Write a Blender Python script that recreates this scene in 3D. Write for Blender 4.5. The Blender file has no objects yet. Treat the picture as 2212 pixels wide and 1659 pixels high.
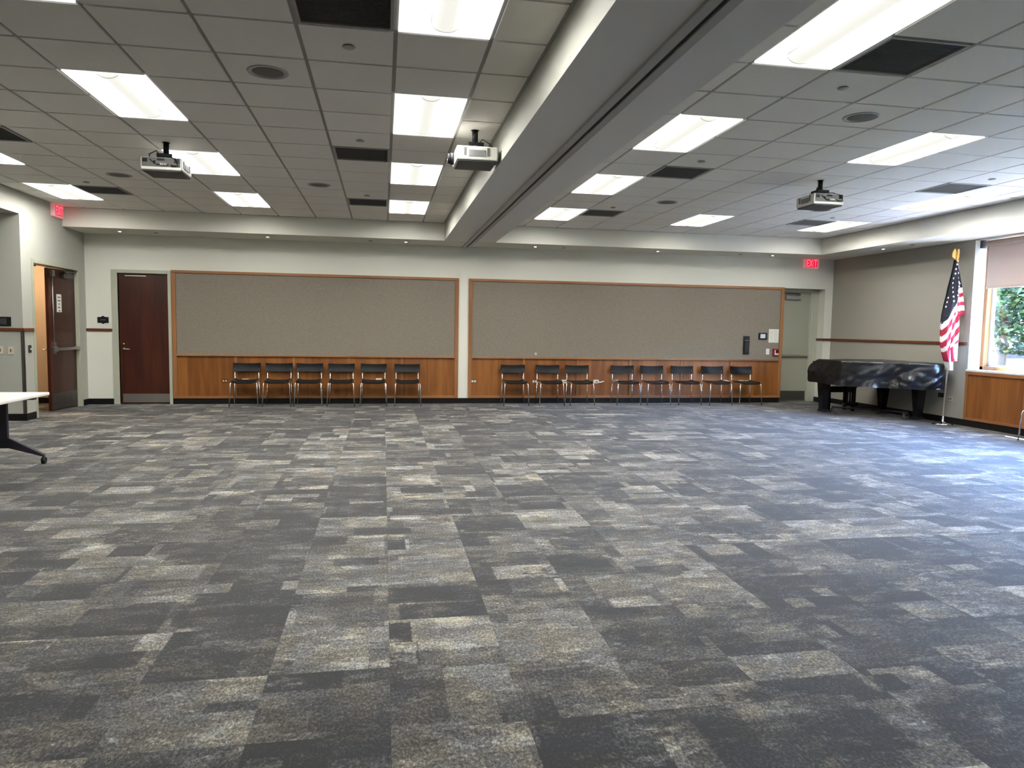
import bpy, bmesh, math, random
from mathutils import Vector, Matrix, noise
random.seed(7)
S = bpy.context.scene
COL = S.collection
PI = math.pi

# ---------------------------------------------------------------- camera
F_PX = 1545.77
yaw, pitch, roll = math.radians(10.2296), math.radians(-4.4201), math.radians(-0.9217)
fwd = Vector((math.sin(yaw)*math.cos(pitch), math.cos(yaw)*math.cos(pitch), math.sin(pitch)))
rt = Vector((math.cos(yaw), -math.sin(yaw), 0)); up = rt.cross(fwd)
r2 = rt*math.cos(roll) - up*math.sin(roll); u2 = rt*math.sin(roll) + up*math.cos(roll)
camd = bpy.data.cameras.new('camera'); cam = bpy.data.objects.new('camera', camd); COL.objects.link(cam)
camd.sensor_width = 36; camd.lens = F_PX*36/2212; camd.clip_end = 300; camd.clip_start = 0.05
M = Matrix(((r2.x, u2.x, -fwd.x), (r2.y, u2.y, -fwd.y), (r2.z, u2.z, -fwd.z))).to_4x4()
M.translation = Vector((0, 0, 1.4575)); cam.matrix_world = M
S.camera = cam

# ---------------------------------------------------------------- world, sun, exposure
W = bpy.data.worlds.new('sky'); S.world = W; W.use_nodes = True
wt = W.node_tree; bg = wt.nodes['Background']
sky = wt.nodes.new('ShaderNodeTexSky'); sky.sky_type = 'NISHITA'; sky.sun_disc = False
sky.sun_elevation = math.radians(64); sky.sun_rotation = math.radians(35); sky.dust_density = 0.3; sky.ozone_density = 2.5
wb = wt.nodes.new('ShaderNodeMix'); wb.data_type = 'RGBA'; wb.blend_type = 'MULTIPLY'; wb.inputs[0].default_value = 1
wb.inputs[7].default_value = (.86, .90, 1.08, 1)          # indoor white balance: daylight reads cool
wt.links.new(sky.outputs[0], wb.inputs[6]); wt.links.new(wb.outputs[2], bg.inputs[0]); bg.inputs[1].default_value = 5.2
sund = bpy.data.lights.new('sun', 'SUN'); sun = bpy.data.objects.new('sun', sund); COL.objects.link(sun)
sund.energy = 64; sund.angle = math.radians(0.6); sund.color = (.92, .97, 1.0)
sun.rotation_euler = Vector((-.275, -.40, -1)).to_track_quat('-Z', 'Y').to_euler(); sun.location = (14, 18, 20)
PAN_E, LENS_E, END_E = 18.0, .375, .45          # troffer reflector, lens basket and end plate emission
S.view_settings.view_transform = 'Standard'; S.view_settings.look = 'None'
S.view_settings.exposure = 1.46; S.view_settings.gamma = 1.0; S.view_settings.use_curve_mapping = False
cy = S.cycles
cy.max_bounces = 7; cy.diffuse_bounces = 4; cy.glossy_bounces = 3; cy.transmission_bounces = 4; cy.transparent_max_bounces = 8
cy.sample_clamp_indirect = 6; cy.caustics_reflective = False; cy.caustics_refractive = False
cy.use_denoising = True; cy.denoising_prefilter = 'NONE'

# ---------------------------------------------------------------- helpers
def lin(*c):
    return tuple((v/12.92 if v <= .04045 else ((v+.055)/1.055)**2.4) for v in (x/255 for x in c))
MATS = {}
def mat(name, rgb, rough=.6, metal=0, spec=.5, var=0, vscale=8, stretch=(1, 1, 1), bump=0, bscale=60, emit=None, estr=0, coat=0):
    m = bpy.data.materials.new(name); m.use_nodes = True; MATS[name] = m
    t = m.node_tree; b = t.nodes['Principled BSDF']
    b.inputs['Base Color'].default_value = (*rgb, 1); b.inputs['Roughness'].default_value = rough
    b.inputs['Metallic'].default_value = metal; b.inputs['Specular IOR Level'].default_value = spec
    b.inputs['Coat Weight'].default_value = coat
    if emit:
        b.inputs['Emission Color'].default_value = (*emit, 1); b.inputs['Emission Strength'].default_value = estr
    if var or bump:
        tc = t.nodes.new('ShaderNodeTexCoord'); mp = t.nodes.new('ShaderNodeMapping'); mp.inputs['Scale'].default_value = stretch
        t.links.new(tc.outputs['Object'], mp.inputs[0])
    if var:
        n = t.nodes.new('ShaderNodeTexNoise'); n.inputs['Scale'].default_value = vscale; n.inputs['Detail'].default_value = 4
        t.links.new(mp.outputs[0], n.inputs[0])
        mx = t.nodes.new('ShaderNodeMix'); mx.data_type = 'RGBA'
        mx.inputs[6].default_value = (*[c*(1-var) for c in rgb], 1); mx.inputs[7].default_value = (*[min(1, c*(1+var)) for c in rgb], 1)
        t.links.new(n.outputs[0], mx.inputs[0]); t.links.new(mx.outputs[2], b.inputs['Base Color'])
    if bump:
        n2 = t.nodes.new('ShaderNodeTexNoise'); n2.inputs['Scale'].default_value = bscale; n2.inputs['Detail'].default_value = 3
        t.links.new(mp.outputs[0], n2.inputs[0])
        bp = t.nodes.new('ShaderNodeBump'); bp.inputs['Strength'].default_value = bump; bp.inputs['Distance'].default_value = .01
        t.links.new(n2.outputs[0], bp.inputs['Height']); t.links.new(bp.outputs[0], b.inputs['Normal'])
    return m

class MB:
    def __init__(s): s.v = []; s.f = []; s.m = []; s.mi = 0; s.sm = []; s.smooth = False
    def quad(s, *p):
        n = len(s.v); s.v += [tuple(q) for q in p]; s.f.append(tuple(range(n, n+len(p)))); s.m.append(s.mi); s.sm.append(s.smooth)
    def box(s, x0, x1, y0, y1, z0, z1):
        x0, x1 = min(x0, x1), max(x0, x1); y0, y1 = min(y0, y1), max(y0, y1); z0, z1 = min(z0, z1), max(z0, z1)
        n = len(s.v)
        s.v += [(x0, y0, z0), (x1, y0, z0), (x1, y1, z0), (x0, y1, z0), (x0, y0, z1), (x1, y0, z1), (x1, y1, z1), (x0, y1, z1)]
        for f in ((0, 3, 2, 1), (4, 5, 6, 7), (0, 1, 5, 4), (1, 2, 6, 5), (2, 3, 7, 6), (3, 0, 4, 7)):
            s.f.append(tuple(n+i for i in f)); s.m.append(s.mi); s.sm.append(False)
        return s
    def tube(s, pts, r, n=10, cap=True):
        pts = [Vector(p) for p in pts]; R = r if isinstance(r, (list, tuple)) else [r]*len(pts)
        base = len(s.v); ref = None
        for i, p in enumerate(pts):
            d = (pts[min(i+1, len(pts)-1)]-pts[max(i-1, 0)]).normalized()
            if ref is None: ref = Vector((0, 0, 1)) if abs(d.z) < .9 else Vector((1, 0, 0))
            a = d.cross(ref)
            if a.length < 1e-4: a = d.cross(Vector((0, 1, 0)))
            a.normalize(); b = d.cross(a); ref = a.cross(d) if a.cross(d).length > 0 else ref
            for k in range(n):
                th = 2*PI*k/n; s.v.append(tuple(p+(a*math.cos(th)+b*math.sin(th))*R[i]))
        for i in range(len(pts)-1):
            for k in range(n):
                s.f.append((base+i*n+k, base+i*n+(k+1) % n, base+(i+1)*n+(k+1) % n, base+(i+1)*n+k)); s.m.append(s.mi); s.sm.append(True)
        if cap:
            s.f.append(tuple(base+k for k in range(n))); s.m.append(s.mi); s.sm.append(False)
            e = base+(len(pts)-1)*n; s.f.append(tuple(e+k for k in reversed(range(n)))); s.m.append(s.mi); s.sm.append(False)
        return s
    def lathe(s, prof, c=(0, 0, 0), n=24, smooth=True):
        base = len(s.v)
        for (r, z) in prof:
            for k in range(n):
                th = 2*PI*k/n; s.v.append((c[0]+r*math.cos(th), c[1]+r*math.sin(th), c[2]+z))
        for i in range(len(prof)-1):
            for k in range(n):
                s.f.append((base+i*n+k, base+i*n+(k+1) % n, base+(i+1)*n+(k+1) % n, base+(i+1)*n+k)); s.m.append(s.mi); s.sm.append(smooth)
        for i in (0, len(prof)-1):
            if prof[i][0] > 1e-5:
                s.f.append(tuple(base+i*n+k for k in range(n))); s.m.append(s.mi); s.sm.append(False)
        return s
    def prism(s, poly, z0, z1, f=lambda x, y, z: (x, y, z)):
        n = len(poly); b = len(s.v)
        s.v += [f(x, y, z0) for x, y in poly]+[f(x, y, z1) for x, y in poly]
        s.f.append(tuple(b+i for i in reversed(range(n)))); s.f.append(tuple(b+n+i for i in range(n)))
        for i in range(n): s.f.append((b+i, b+(i+1) % n, b+n+(i+1) % n, b+n+i))
        s.m += [s.mi]*(n+2); s.sm += [False]*(n+2)
        return s
    def build(s, name, mats, parent=None, bevel=0, loc=None, fix=True):
        me = bpy.data.meshes.new(name); me.from_pydata(s.v, [], s.f)
        for m in (mats if isinstance(mats, (list, tuple)) else [mats]): me.materials.append(MATS[m] if isinstance(m, str) else m)
        me.polygons.foreach_set('material_index', s.m); me.polygons.foreach_set('use_smooth', s.sm)
        if fix or bevel:
            bm = bmesh.new(); bm.from_mesh(me)
            if fix: bmesh.ops.recalc_face_normals(bm, faces=bm.faces)
            if bevel:
                es = [e for e in bm.edges if len(e.link_faces) == 2 and e.calc_face_angle(0) > .6]
                bmesh.ops.bevel(bm, geom=es, offset=bevel, segments=2, affect='EDGES', profile=.5)
            bm.to_mesh(me); bm.free()
        me.update()
        o = bpy.data.objects.new(name, me); COL.objects.link(o)
        if parent: o.parent = parent
        if loc: o.location = loc
        return o
def B(*a): return MB().box(*a)
def tag(o, label, cat, group=None, kind=None):
    o['label'] = label; o['category'] = cat
    if group: o['group'] = group
    if kind: o['kind'] = kind
    return o
def struct(o, label, cat): return tag(o, label, cat, None, 'structure')
def thing(name, label, cat, loc=(0, 0, 0), rz=0, group=None):
    o = bpy.data.objects.new(name, None); COL.objects.link(o); o.empty_display_size = .1
    o.location = loc; o.rotation_euler = (0, 0, rz)
    return tag(o, label, cat, group)
def dup(root, loc, rz, label):
    r = root.copy(); COL.objects.link(r); r.location = loc; r.rotation_euler = (0, 0, rz); r['label'] = label
    for ch in list(root.children):
        c = ch.copy(); COL.objects.link(c); c.parent = r
        for g in ch.children:
            d = g.copy(); COL.objects.link(d); d.parent = c
    return r
def arc(c, r, a0, a1, n, ax=('x', 'z')):
    out = []
    for i in range(n+1):
        a = a0+(a1-a0)*i/n; p = list(c); p['xyz'.index(ax[0])] += r*math.cos(a); p['xyz'.index(ax[1])] += r*math.sin(a); out.append(tuple(p))
    return out

# ---------------------------------------------------------------- materials
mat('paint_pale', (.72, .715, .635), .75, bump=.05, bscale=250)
mat('paint_pale_dimmed', (.44, .44, .39), .75, bump=.05, bscale=250)  # pale paint darkened to hold down the strong light falling on it
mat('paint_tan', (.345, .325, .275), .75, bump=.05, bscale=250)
mat('paint_soffit', (.72, .705, .63), .75, bump=.04, bscale=250)
mat('paint_beam_lifted', (.86, .855, .845), .75, bump=.04, bscale=250)  # lightened to lift the dim underside of the beam
mat('corridor_paint', (.60, .48, .38), .7)
mat('frame_paint', (.42, .43, .34), .45, bump=.02)
mat('exit_door_paint', (.32, .325, .25), .45, bump=.02)
mat('tile_white', (.95, .92, .88), .85, var=.05, vscale=160, bump=.25, bscale=220)
mat('grid_metal', (.36, .355, .34), .5)  # darkened to carry the shade inside the tile reveals
mat('base_black', (.008, .007, .007), .5, spec=.2)
mat('black_plastic', (.007, .007, .008), .45, spec=.25)
mat('black_gloss', (.01, .01, .012), .2)
mat('vent_grey', (.22, .22, .22), .5)
mat('dark_grey', (.06, .06, .065), .5)
mat('grille_dark', (.085, .082, .078), .7)
mat('speaker_grey', (.13, .13, .125), .6)
mat('light_grey', (.45, .45, .44), .5)
mat('white_plastic', (.72, .71, .66), .4)
mat('ivory', (.62, .57, .44), .4)
mat('chrome', (.82, .81, .78), .16, metal=1)
mat('steel', (.42, .40, .37), .38, metal=1)
mat('dark_steel', (.16, .15, .14), .45, metal=1)
mat('aluminium', (.33, .33, .34), .4, metal=.8)
mat('pole_metal', (.60, .54, .42), .35, metal=.6)
mat('brass', (.80, .52, .18), .3, metal=1)
mat('gold', (.85, .50, .16), .35, metal=.7)
mat('paper', (.72, .72, .64), .8)
mat('ink', (.12, .12, .12), .8)
mat('red_plastic', (.28, .012, .025), .35)
mat('laminate', (.80, .78, .72), .35)
mat('table_edge', (.74, .75, .73), .4)
mat('table_leg', (.035, .032, .045), .4, metal=.3)
mat('piano_black', (.004, .004, .005), .2, spec=.3)
mat('cover_vinyl', (.003, .0035, .005), .30, spec=.6, bump=.10, bscale=30)
mat('seat_black', (.007, .007, .008), .42, spec=.22, bump=.05, bscale=120)
mat('screen_lit', (.05, .05, .06), .2, emit=(.35, .36, .42), estr=.5)
mat('screen_dark', (.035, .037, .04), .2)
mat('exit_red', (.25, .006, .02), .4, emit=(.60, .002, .03), estr=.45)
mat('exit_letter', (.6, .1, .1), .4, emit=(1.0, .11, .16), estr=.6)
mat('exit_body', (.62, .48, .46), .4, emit=(.9, .25, .25), estr=.12)
mat('flag_red', (.34, .012, .035), .8); mat('flag_white', (.80, .77, .76), .8); mat('flag_navy', (.006, .006, .014), .8)
mat('leaf_a', (.034, .062, .014), .55, spec=.2); mat('leaf_b', (.010, .022, .011), .55, spec=.2); mat('leaf_c', (.080, .105, .020), .55, spec=.2)
mat('bark', (.09, .06, .04), .9); mat('grass', (.035, .045, .018), .9, var=.4, vscale=3)
mat('bounce_paving', (.46, .44, .42), .9, var=.2, vscale=2)  # pale so the added strip throws sunlight up to the ceiling
mat('car_white', (.75, .78, .82), .2, coat=.5); mat('car_glass', (.02, .025, .03), .1); mat('tyre', (.02, .02, .02), .8)
mat('asphalt', (.10, .10, .10), .9)
mat('downlight_trim', (.5, .5, .48), .4)
mat('downlight_bulb', (.8, .8, .8), .3, emit=(1, .98, .92), estr=3)
mat('tv_pan', (.8, .8, .8), .5, emit=(1.0, .985, .93), estr=PAN_E)
mat('tv_end', (.03, .03, .03), .5, emit=(.95, 1.0, .955), estr=END_E-.10)
mat('tv_lens', (.02, .02, .02), .5, emit=(1.0, .985, .90), estr=LENS_E-.04)
mat('tv_edge', (.03, .03, .03), .6, emit=(.8, .82, .72), estr=.2)
mat('tv_lip', (.8, .8, .8), .5, emit=(1, 1, .96), estr=.4)
mat('warm_lamp', (.8, .7, .6), .5, emit=(1.0, .72, .42), estr=42)

def wood(name, dark, light, rough, planks=.0, grain='z', spec=.4):
    m = bpy.data.materials.new(name); m.use_nodes = True; MATS[name] = m
    t = m.node_tree; N = t.nodes; L = t.links; b = N['Principled BSDF']; b.inputs['Roughness'].default_value = rough
    b.inputs['Specular IOR Level'].default_value = spec
    tc = N.new('ShaderNodeTexCoord'); mp = N.new('ShaderNodeMapping')
    mp.inputs['Scale'].default_value = {'z': (4, 4, .4), 'x': (.5, 9, 9), 'y': (9, .5, 9)}[grain]
    L.new(tc.outputs['Object'], mp.inputs[0])
    n = N.new('ShaderNodeTexNoise'); n.inputs['Scale'].default_value = 2.2; n.inputs['Detail'].default_value = 5; n.inputs['Distortion'].default_value = .4
    L.new(mp.outputs[0], n.inputs[0])
    src = n.outputs[0]
    if planks:
        sx = N.new('ShaderNodeSeparateXYZ'); L.new(tc.outputs['Object'], sx.inputs[0])
        ad = N.new('ShaderNodeMath'); ad.operation = 'ADD'; L.new(sx.outputs[0], ad.inputs[0]); L.new(sx.outputs[1], ad.inputs[1])
        dv = N.new('ShaderNodeMath'); dv.operation = 'DIVIDE'; L.new(ad.outputs[0], dv.inputs[0]); dv.inputs[1].default_value = planks
        fl = N.new('ShaderNodeMath'); fl.operation = 'FLOOR'; L.new(dv.outputs[0], fl.inputs[0])
        wn = N.new('ShaderNodeTexWhiteNoise'); wn.noise_dimensions = '1D'; L.new(fl.outputs[0], wn.inputs['W'])
        mx = N.new('ShaderNodeMath'); mx.operation = 'MULTIPLY_ADD'; L.new(wn.outputs[0], mx.inputs[0]); mx.inputs[1].default_value = .38
        sb = N.new('ShaderNodeMath'); sb.operation = 'SUBTRACT'; L.new(n.outputs[0], sb.inputs[0]); sb.inputs[1].default_value = .19
        L.new(sb.outputs[0], mx.inputs[2]); src = mx.outputs[0]
    cr = N.new('ShaderNodeValToRGB'); cr.color_ramp.elements[0].position = .3; cr.color_ramp.elements[1].position = .7
    cr.color_ramp.elements[0].color = (*dark, 1); cr.color_ramp.elements[1].color = (*light, 1)
    L.new(src, cr.inputs[0]); L.new(cr.outputs[0], b.inputs['Base Color'])
    return m
wood('oak_panel', (.165, .055, .011), (.275, .105, .024), .38, planks=.27)
wood('oak_rail', (.23, .095, .032), (.33, .150, .055), .38, grain='x')
wood('oak_stile', (.21, .085, .028), (.31, .140, .050), .38)
wood('oak_rail_y', (.20, .075, .026), (.30, .125, .045), .38, grain='y')
wood('rail_dark', (.10, .030, .012), (.16, .055, .02), .35, grain='x')
wood('cherry', (.040, .0105, .006), (.080, .020, .010), .32, planks=.21)

def fabric_mat():
    m = mat('tack_fabric', (.235, .21, .175), .95, spec=.1)
    t = m.node_tree; N = t.nodes; L = t.links; b = N['Principled BSDF']
    tc = N.new('ShaderNodeTexCoord'); n = N.new('ShaderNodeTexNoise'); n.inputs['Scale'].default_value = 90; n.inputs['Detail'].default_value = 2
    L.new(tc.outputs['Object'], n.inputs[0])
    cr = N.new('ShaderNodeValToRGB'); cr.color_ramp.elements[0].color = (.187, .163, .130, 1); cr.color_ramp.elements[1].color = (.247, .217, .174, 1)
    cr.color_ramp.elements[0].position = .35; cr.color_ramp.elements[1].position = .65
    L.new(n.outputs[0], cr.inputs[0]); L.new(cr.outputs[0], b.inputs['Base Color'])
fabric_mat()

def shade_mat():
    m = bpy.data.materials.new('shade_cloth'); m.use_nodes = True; MATS['shade_cloth'] = m
    t = m.node_tree; N = t.nodes; L = t.links; N.remove(N['Principled BSDF']); out = N['Material Output']
    d = N.new('ShaderNodeBsdfDiffuse'); d.inputs[0].default_value = (.42, .35, .30, 1)
    tr = N.new('ShaderNodeBsdfTranslucent'); tr.inputs[0].default_value = (.13, .095, .078, 1)
    a = N.new('ShaderNodeAddShader'); L.new(d.outputs[0], a.inputs[0]); L.new(tr.outputs[0], a.inputs[1]); L.new(a.outputs[0], out.inputs[0])
shade_mat()
def glass_mat():
    m = bpy.data.materials.new('window_glass'); m.use_nodes = True; MATS['window_glass'] = m
    t = m.node_tree; N = t.nodes; L = t.links; N.remove(N['Principled BSDF']); out = N['Material Output']
    a = N.new('ShaderNodeBsdfTransparent'); a.inputs[0].default_value = (.93, .97, .97, 1)
    g = N.new('ShaderNodeBsdfGlossy'); g.inputs['Roughness'].default_value = .02
    mx = N.new('ShaderNodeMixShader'); mx.inputs[0].default_value = .05; L.new(a.outputs[0], mx.inputs[1]); L.new(g.outputs[0], mx.inputs[2]); L.new(mx.outputs[0], out.inputs[0])
glass_mat()
def brick_mat():
    m = mat('brick', (.3, .14, .1), .9); t = m.node_tree; N = t.nodes; L = t.links
    tc = N.new('ShaderNodeTexCoord'); mp = N.new('ShaderNodeMapping'); mp.inputs['Rotation'].default_value = (PI/2, 0, 0); L.new(tc.outputs['Object'], mp.inputs[0])
    br = N.new('ShaderNodeTexBrick'); br.inputs['Color1'].default_value = (.34, .17, .13, 1); br.inputs['Color2'].default_value = (.28, .12, .09, 1)
    br.inputs['Mortar'].default_value = (.5, .47, .43, 1); br.inputs['Scale'].default_value = 1; br.inputs['Mortar Size'].default_value = .008
    br.inputs['Brick Width'].default_value = .21; br.inputs['Row Height'].default_value = .075
    L.new(mp.outputs[0], br.inputs[0]); L.new(br.outputs[0], N['Principled BSDF'].inputs['Base Color'])
brick_mat()

def carpet_mat():
    m = bpy.data.materials.new('carpet_tiles'); m.use_nodes = True; MATS['carpet_tiles'] = m
    t = m.node_tree; N = t.nodes; L = t.links; b = N['Principled BSDF']
    b.inputs['Roughness'].default_value = .8; b.inputs['Specular IOR Level'].default_value = .3
    b.inputs['Sheen Weight'].default_value = .19; b.inputs['Sheen Roughness'].default_value = .45
    def lk(i, v):
        if hasattr(v, 'is_output'): L.new(v, i)
        else: i.default_value = v
    def mth(op, a, c=0.0, d=0.0):
        n = N.new('ShaderNodeMath'); n.operation = op; lk(n.inputs[0], a); lk(n.inputs[1], c); lk(n.inputs[2], d); return n.outputs[0]
    def comb(x, y, z=0.0):
        n = N.new('ShaderNodeCombineXYZ'); lk(n.inputs[0], x); lk(n.inputs[1], y); lk(n.inputs[2], z); return n.outputs[0]
    def white(v, sep=False):
        n = N.new('ShaderNodeTexWhiteNoise'); n.noise_dimensions = '3D'; L.new(v, n.inputs[0])
        if sep:
            s = N.new('ShaderNodeSeparateColor'); L.new(n.outputs[1], s.inputs[0]); return s.outputs
        return n.outputs[0]
    def nz(v, sc, det=3, rough=.6):
        n = N.new('ShaderNodeTexNoise'); n.inputs['Scale'].default_value = sc; n.inputs['Detail'].default_value = det; n.inputs['Roughness'].default_value = rough
        L.new(v, n.inputs[0]); return n.outputs[0]
    def sstep(v, a, c):
        n = N.new('ShaderNodeMapRange'); n.interpolation_type = 'SMOOTHSTEP'; lk(n.inputs[0], v); n.inputs[1].default_value = a; n.inputs[2].default_value = c; return n.outputs[0]
    tc = N.new('ShaderNodeTexCoord'); sx = N.new('ShaderNodeSeparateXYZ'); L.new(tc.outputs['Object'], sx.inputs[0])
    X, Y = sx.outputs[0], sx.outputs[1]
    tx = mth('DIVIDE', mth('SUBTRACT', X, .03), .5); ty = mth('DIVIDE', mth('SUBTRACT', Y, .01), .5)
    ix, iy = mth('FLOOR', tx), mth('FLOOR', ty)
    R = white(comb(ix, iy, 3.3), True)
    fx, fy = mth('FRACT', tx), mth('FRACT', ty)
    qx = mth('MULTIPLY_ADD', R[0], 37.0, fx); qy = mth('MULTIPLY_ADD', R[1], 53.0, fy)      # each tile a different cut of the pattern
    q = comb(qx, qy, mth('MULTIPLY', R[2], 11.0))
    wob = mth('MULTIPLY', mth('SUBTRACT', nz(q, 20, 4, .7), .5), .20)
    wob2 = mth('MULTIPLY', mth('SUBTRACT', nz(q, 33, 3, .7), .5), .16)
    def blocks(cw, ch, seed):
        ry = mth('FLOOR', mth('DIVIDE', mth('ADD', qy, mth('MULTIPLY', wob, .5)), ch))
        off = white(comb(ry, seed, 1.0))
        rx = mth('FLOOR', mth('ADD', mth('DIVIDE', mth('ADD', qx, mth('MULTIPLY', wob2, .5)), cw), mth('MULTIPLY', off, 7.0)))
        return white(comb(rx, ry, seed))
    b1 = blocks(1.35, .85, 11.0); b2 = blocks(.75, .45, 23.0); b3 = blocks(.55, .80, 37.0)
    str_q = comb(mth('MULTIPLY', qx, .45), qy, mth('MULTIPLY', R[2], 9.0))
    blotch = nz(str_q, 2.2, 7, .62)
    fine = nz(comb(mth('MULTIPLY', qx, .6), qy, 2.0), 11, 5, .72)
    m2 = sstep(mth('ADD', b3, mth('MULTIPLY', mth('SUBTRACT', fine, .5), .9)), .52, .72)
    base = mth('MULTIPLY_ADD', R[2], .40, mth('MULTIPLY', b1, .32))
    base = mth('ADD', mth('MULTIPLY', base, mth('SUBTRACT', 1.0, mth('MULTIPLY', m2, .75))), mth('MULTIPLY', mth('MULTIPLY', b2, .62), m2))
    v = mth('ADD', base, mth('MULTIPLY', mth('SUBTRACT', blotch, .5), 1.0))
    v = mth('ADD', v, mth('MULTIPLY', mth('SUBTRACT', fine, .5), .50))
    speck = nz(comb(mth('MULTIPLY', qx, 1.5), qy, 6.0), 27, 5, .8)
    v = mth('ADD', v, mth('MULTIPLY', mth('SUBTRACT', speck, .5), 2.0))
    scrub = sstep(nz(comb(mth('MULTIPLY', qx, .5), qy, 13.0), 5.5, 6, .72), .50, .60)
    v = mth('MULTIPLY_ADD', mth('SUBTRACT', scrub, .35), .20, v)
    v = mth('ADD', v, -.01)
    cr = N.new('ShaderNodeValToRGB'); e = cr.color_ramp.elements
    e[0].position = .08; e[0].color = (.010, .010, .011, 1); e[1].position = .95; e[1].color = (.40, .39, .335, 1)
    for p, c in ((.26, (.026, .0255, .025)), (.42, (.074, .0695, .061)), (.58, (.122, .114, .100)), (.76, (.235, .228, .197))):
        n = e.new(p); n.color = (*c, 1)
    L.new(v, cr.inputs[0])
    hue = nz(comb(mth('ADD', qx, 91.0), qy, 4.0), 2.3, 3)
    tint = N.new('ShaderNodeMix'); tint.data_type = 'RGBA'; tint.inputs[6].default_value = (1.06, 1.0, .90, 1); tint.inputs[7].default_value = (.93, .97, 1.07, 1)
    L.new(sstep(hue, .38, .62), tint.inputs[0])
    mu = N.new('ShaderNodeMix'); mu.data_type = 'RGBA'; mu.blend_type = 'MULTIPLY'; mu.inputs[0].default_value = 1
    L.new(cr.outputs[0], mu.inputs[6]); L.new(tint.outputs[2], mu.inputs[7])
    # yarn tufts: vertical ribs along the tile plus random fibre
    yarn = nz(comb(mth('MULTIPLY', X, 150.0), mth('MULTIPLY', Y, 60.0), 0.0), 1.0, 3, .8)
    g = mth('MULTIPLY_ADD', mth('SUBTRACT', yarn, .5), 3.4, 1.0)
    g = mth('MAXIMUM', g, .2)
    edge = mth('MINIMUM', mth('MINIMUM', fx, mth('SUBTRACT', 1.0, fx)), mth('MINIMUM', fy, mth('SUBTRACT', 1.0, fy)))
    g = mth('MULTIPLY', g, mth('MULTIPLY_ADD', sstep(edge, .0, .006), .25, .75))
    sc = N.new('ShaderNodeVectorMath'); sc.operation = 'SCALE'; L.new(mu.outputs[2], sc.inputs[0]); L.new(g, sc.inputs['Scale'])
    L.new(sc.outputs[0], b.inputs['Base Color'])
    bp = N.new('ShaderNodeBump'); bp.inputs['Strength'].default_value = .35; bp.inputs['Distance'].default_value = .004
    L.new(yarn, bp.inputs['Height']); L.new(bp.outputs[0], b.inputs['Normal'])
carpet_mat()

# ---------------------------------------------------------------- dimensions
XL, XR, D, H, ZS, DS = -5.143, 9.32, 13.755, 3.31, 3.0, 12.90
XB0, XB1, XRS, YN, Y0 = 1.07, 1.98, 8.466, 11.497, -3.5
T = .6096; GX0, GX1, GY = .073, 2.496, 4.73
WIN = [(7.25, 10.1), (3.95, 6.8), (.65, 3.5)]

# ---------------------------------------------------------------- large structure
o = B(XL-1.5, XR+.35, Y0, D+.35, -.1, 0).build('floor', 'carpet_tiles'); struct(o, 'patchwork grey and taupe carpet tile floor', 'floor')

w = MB()   # back wall with the wooden door's opening and the exit door's recess
w.box(XL-.15, -4.62, D, D+.16, 0, H); w.box(-4.62, -3.79, D, D+.16, 2.33, H)
w.box(-3.79, 8.17, D, D+.30, 0, H); w.box(8.17, 9.144, D, D+.30, 2.388, H); w.box(9.144, XR+.3, D, D+.30, 0, H); w.box(XL-.15, XR+.3, D+.30, D+.36, 0, H)
struct(w.build('wall_back', 'paint_pale'), 'pale green-grey painted wall behind the row of chairs', 'wall')
w = MB()
w.box(XL-.15, XL, YN, 11.85, 0, H); w.box(XL-.15, XL, 11.85, 13.44, 2.325, H); w.box(XL-.15, XL, 13.44, D, 0, H)
w.box(XL-.15, XL, Y0, YN, 2.99, H)
w.box(XL-1.5, XL-.15, YN, YN+.15, 0, H); w.box(XL-1.65, XL-1.5, Y0, YN+.15, 0, H); w.box(XL-1.5, XL-.15, Y0, YN, 2.99, 3.1)
struct(w.build('wall_left', 'paint_pale_dimmed'), 'pale side wall with the open double door and shallow alcove', 'wall')
w = MB()
w.box(XR, XR+.30, 10.1, D, 0, H); w.box(XR, XR+.30, Y0, 10.1, 0, .895)
w.box(XR, XR+.30, Y0, 10.1, 2.985, H)
ys = [Y0]+[v for a in reversed(WIN) for v in a]
for a, b_ in zip(ys[0::2], ys[1::2]): w.box(XR, XR+.30, a, b_, .895, 2.985)
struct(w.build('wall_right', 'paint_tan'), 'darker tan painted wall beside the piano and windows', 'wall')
struct(B(XL-1.65, XR+.3, Y0-.15, Y0, 0, H).build('wall_front', 'paint_pale'), 'pale wall at the camera end of the hall', 'wall')
w = MB(); w.box(XR+.31, XR+.47, 10.12, D+.5, -.6, 3.6); w.box(XR+.31, XR+.47, Y0, 10.12, -.6, .87); w.box(XR+.31, XR+.47, Y0, 10.12, 3.0, 3.6)
for a, b_ in zip(ys[0::2], ys[1::2]): w.box(XR+.31, XR+.47, a, b_-.0, .87, 3.0)
struct(w.build('wall_exterior', 'brick'), 'red brick outer face of the window wall', 'wall')

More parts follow.
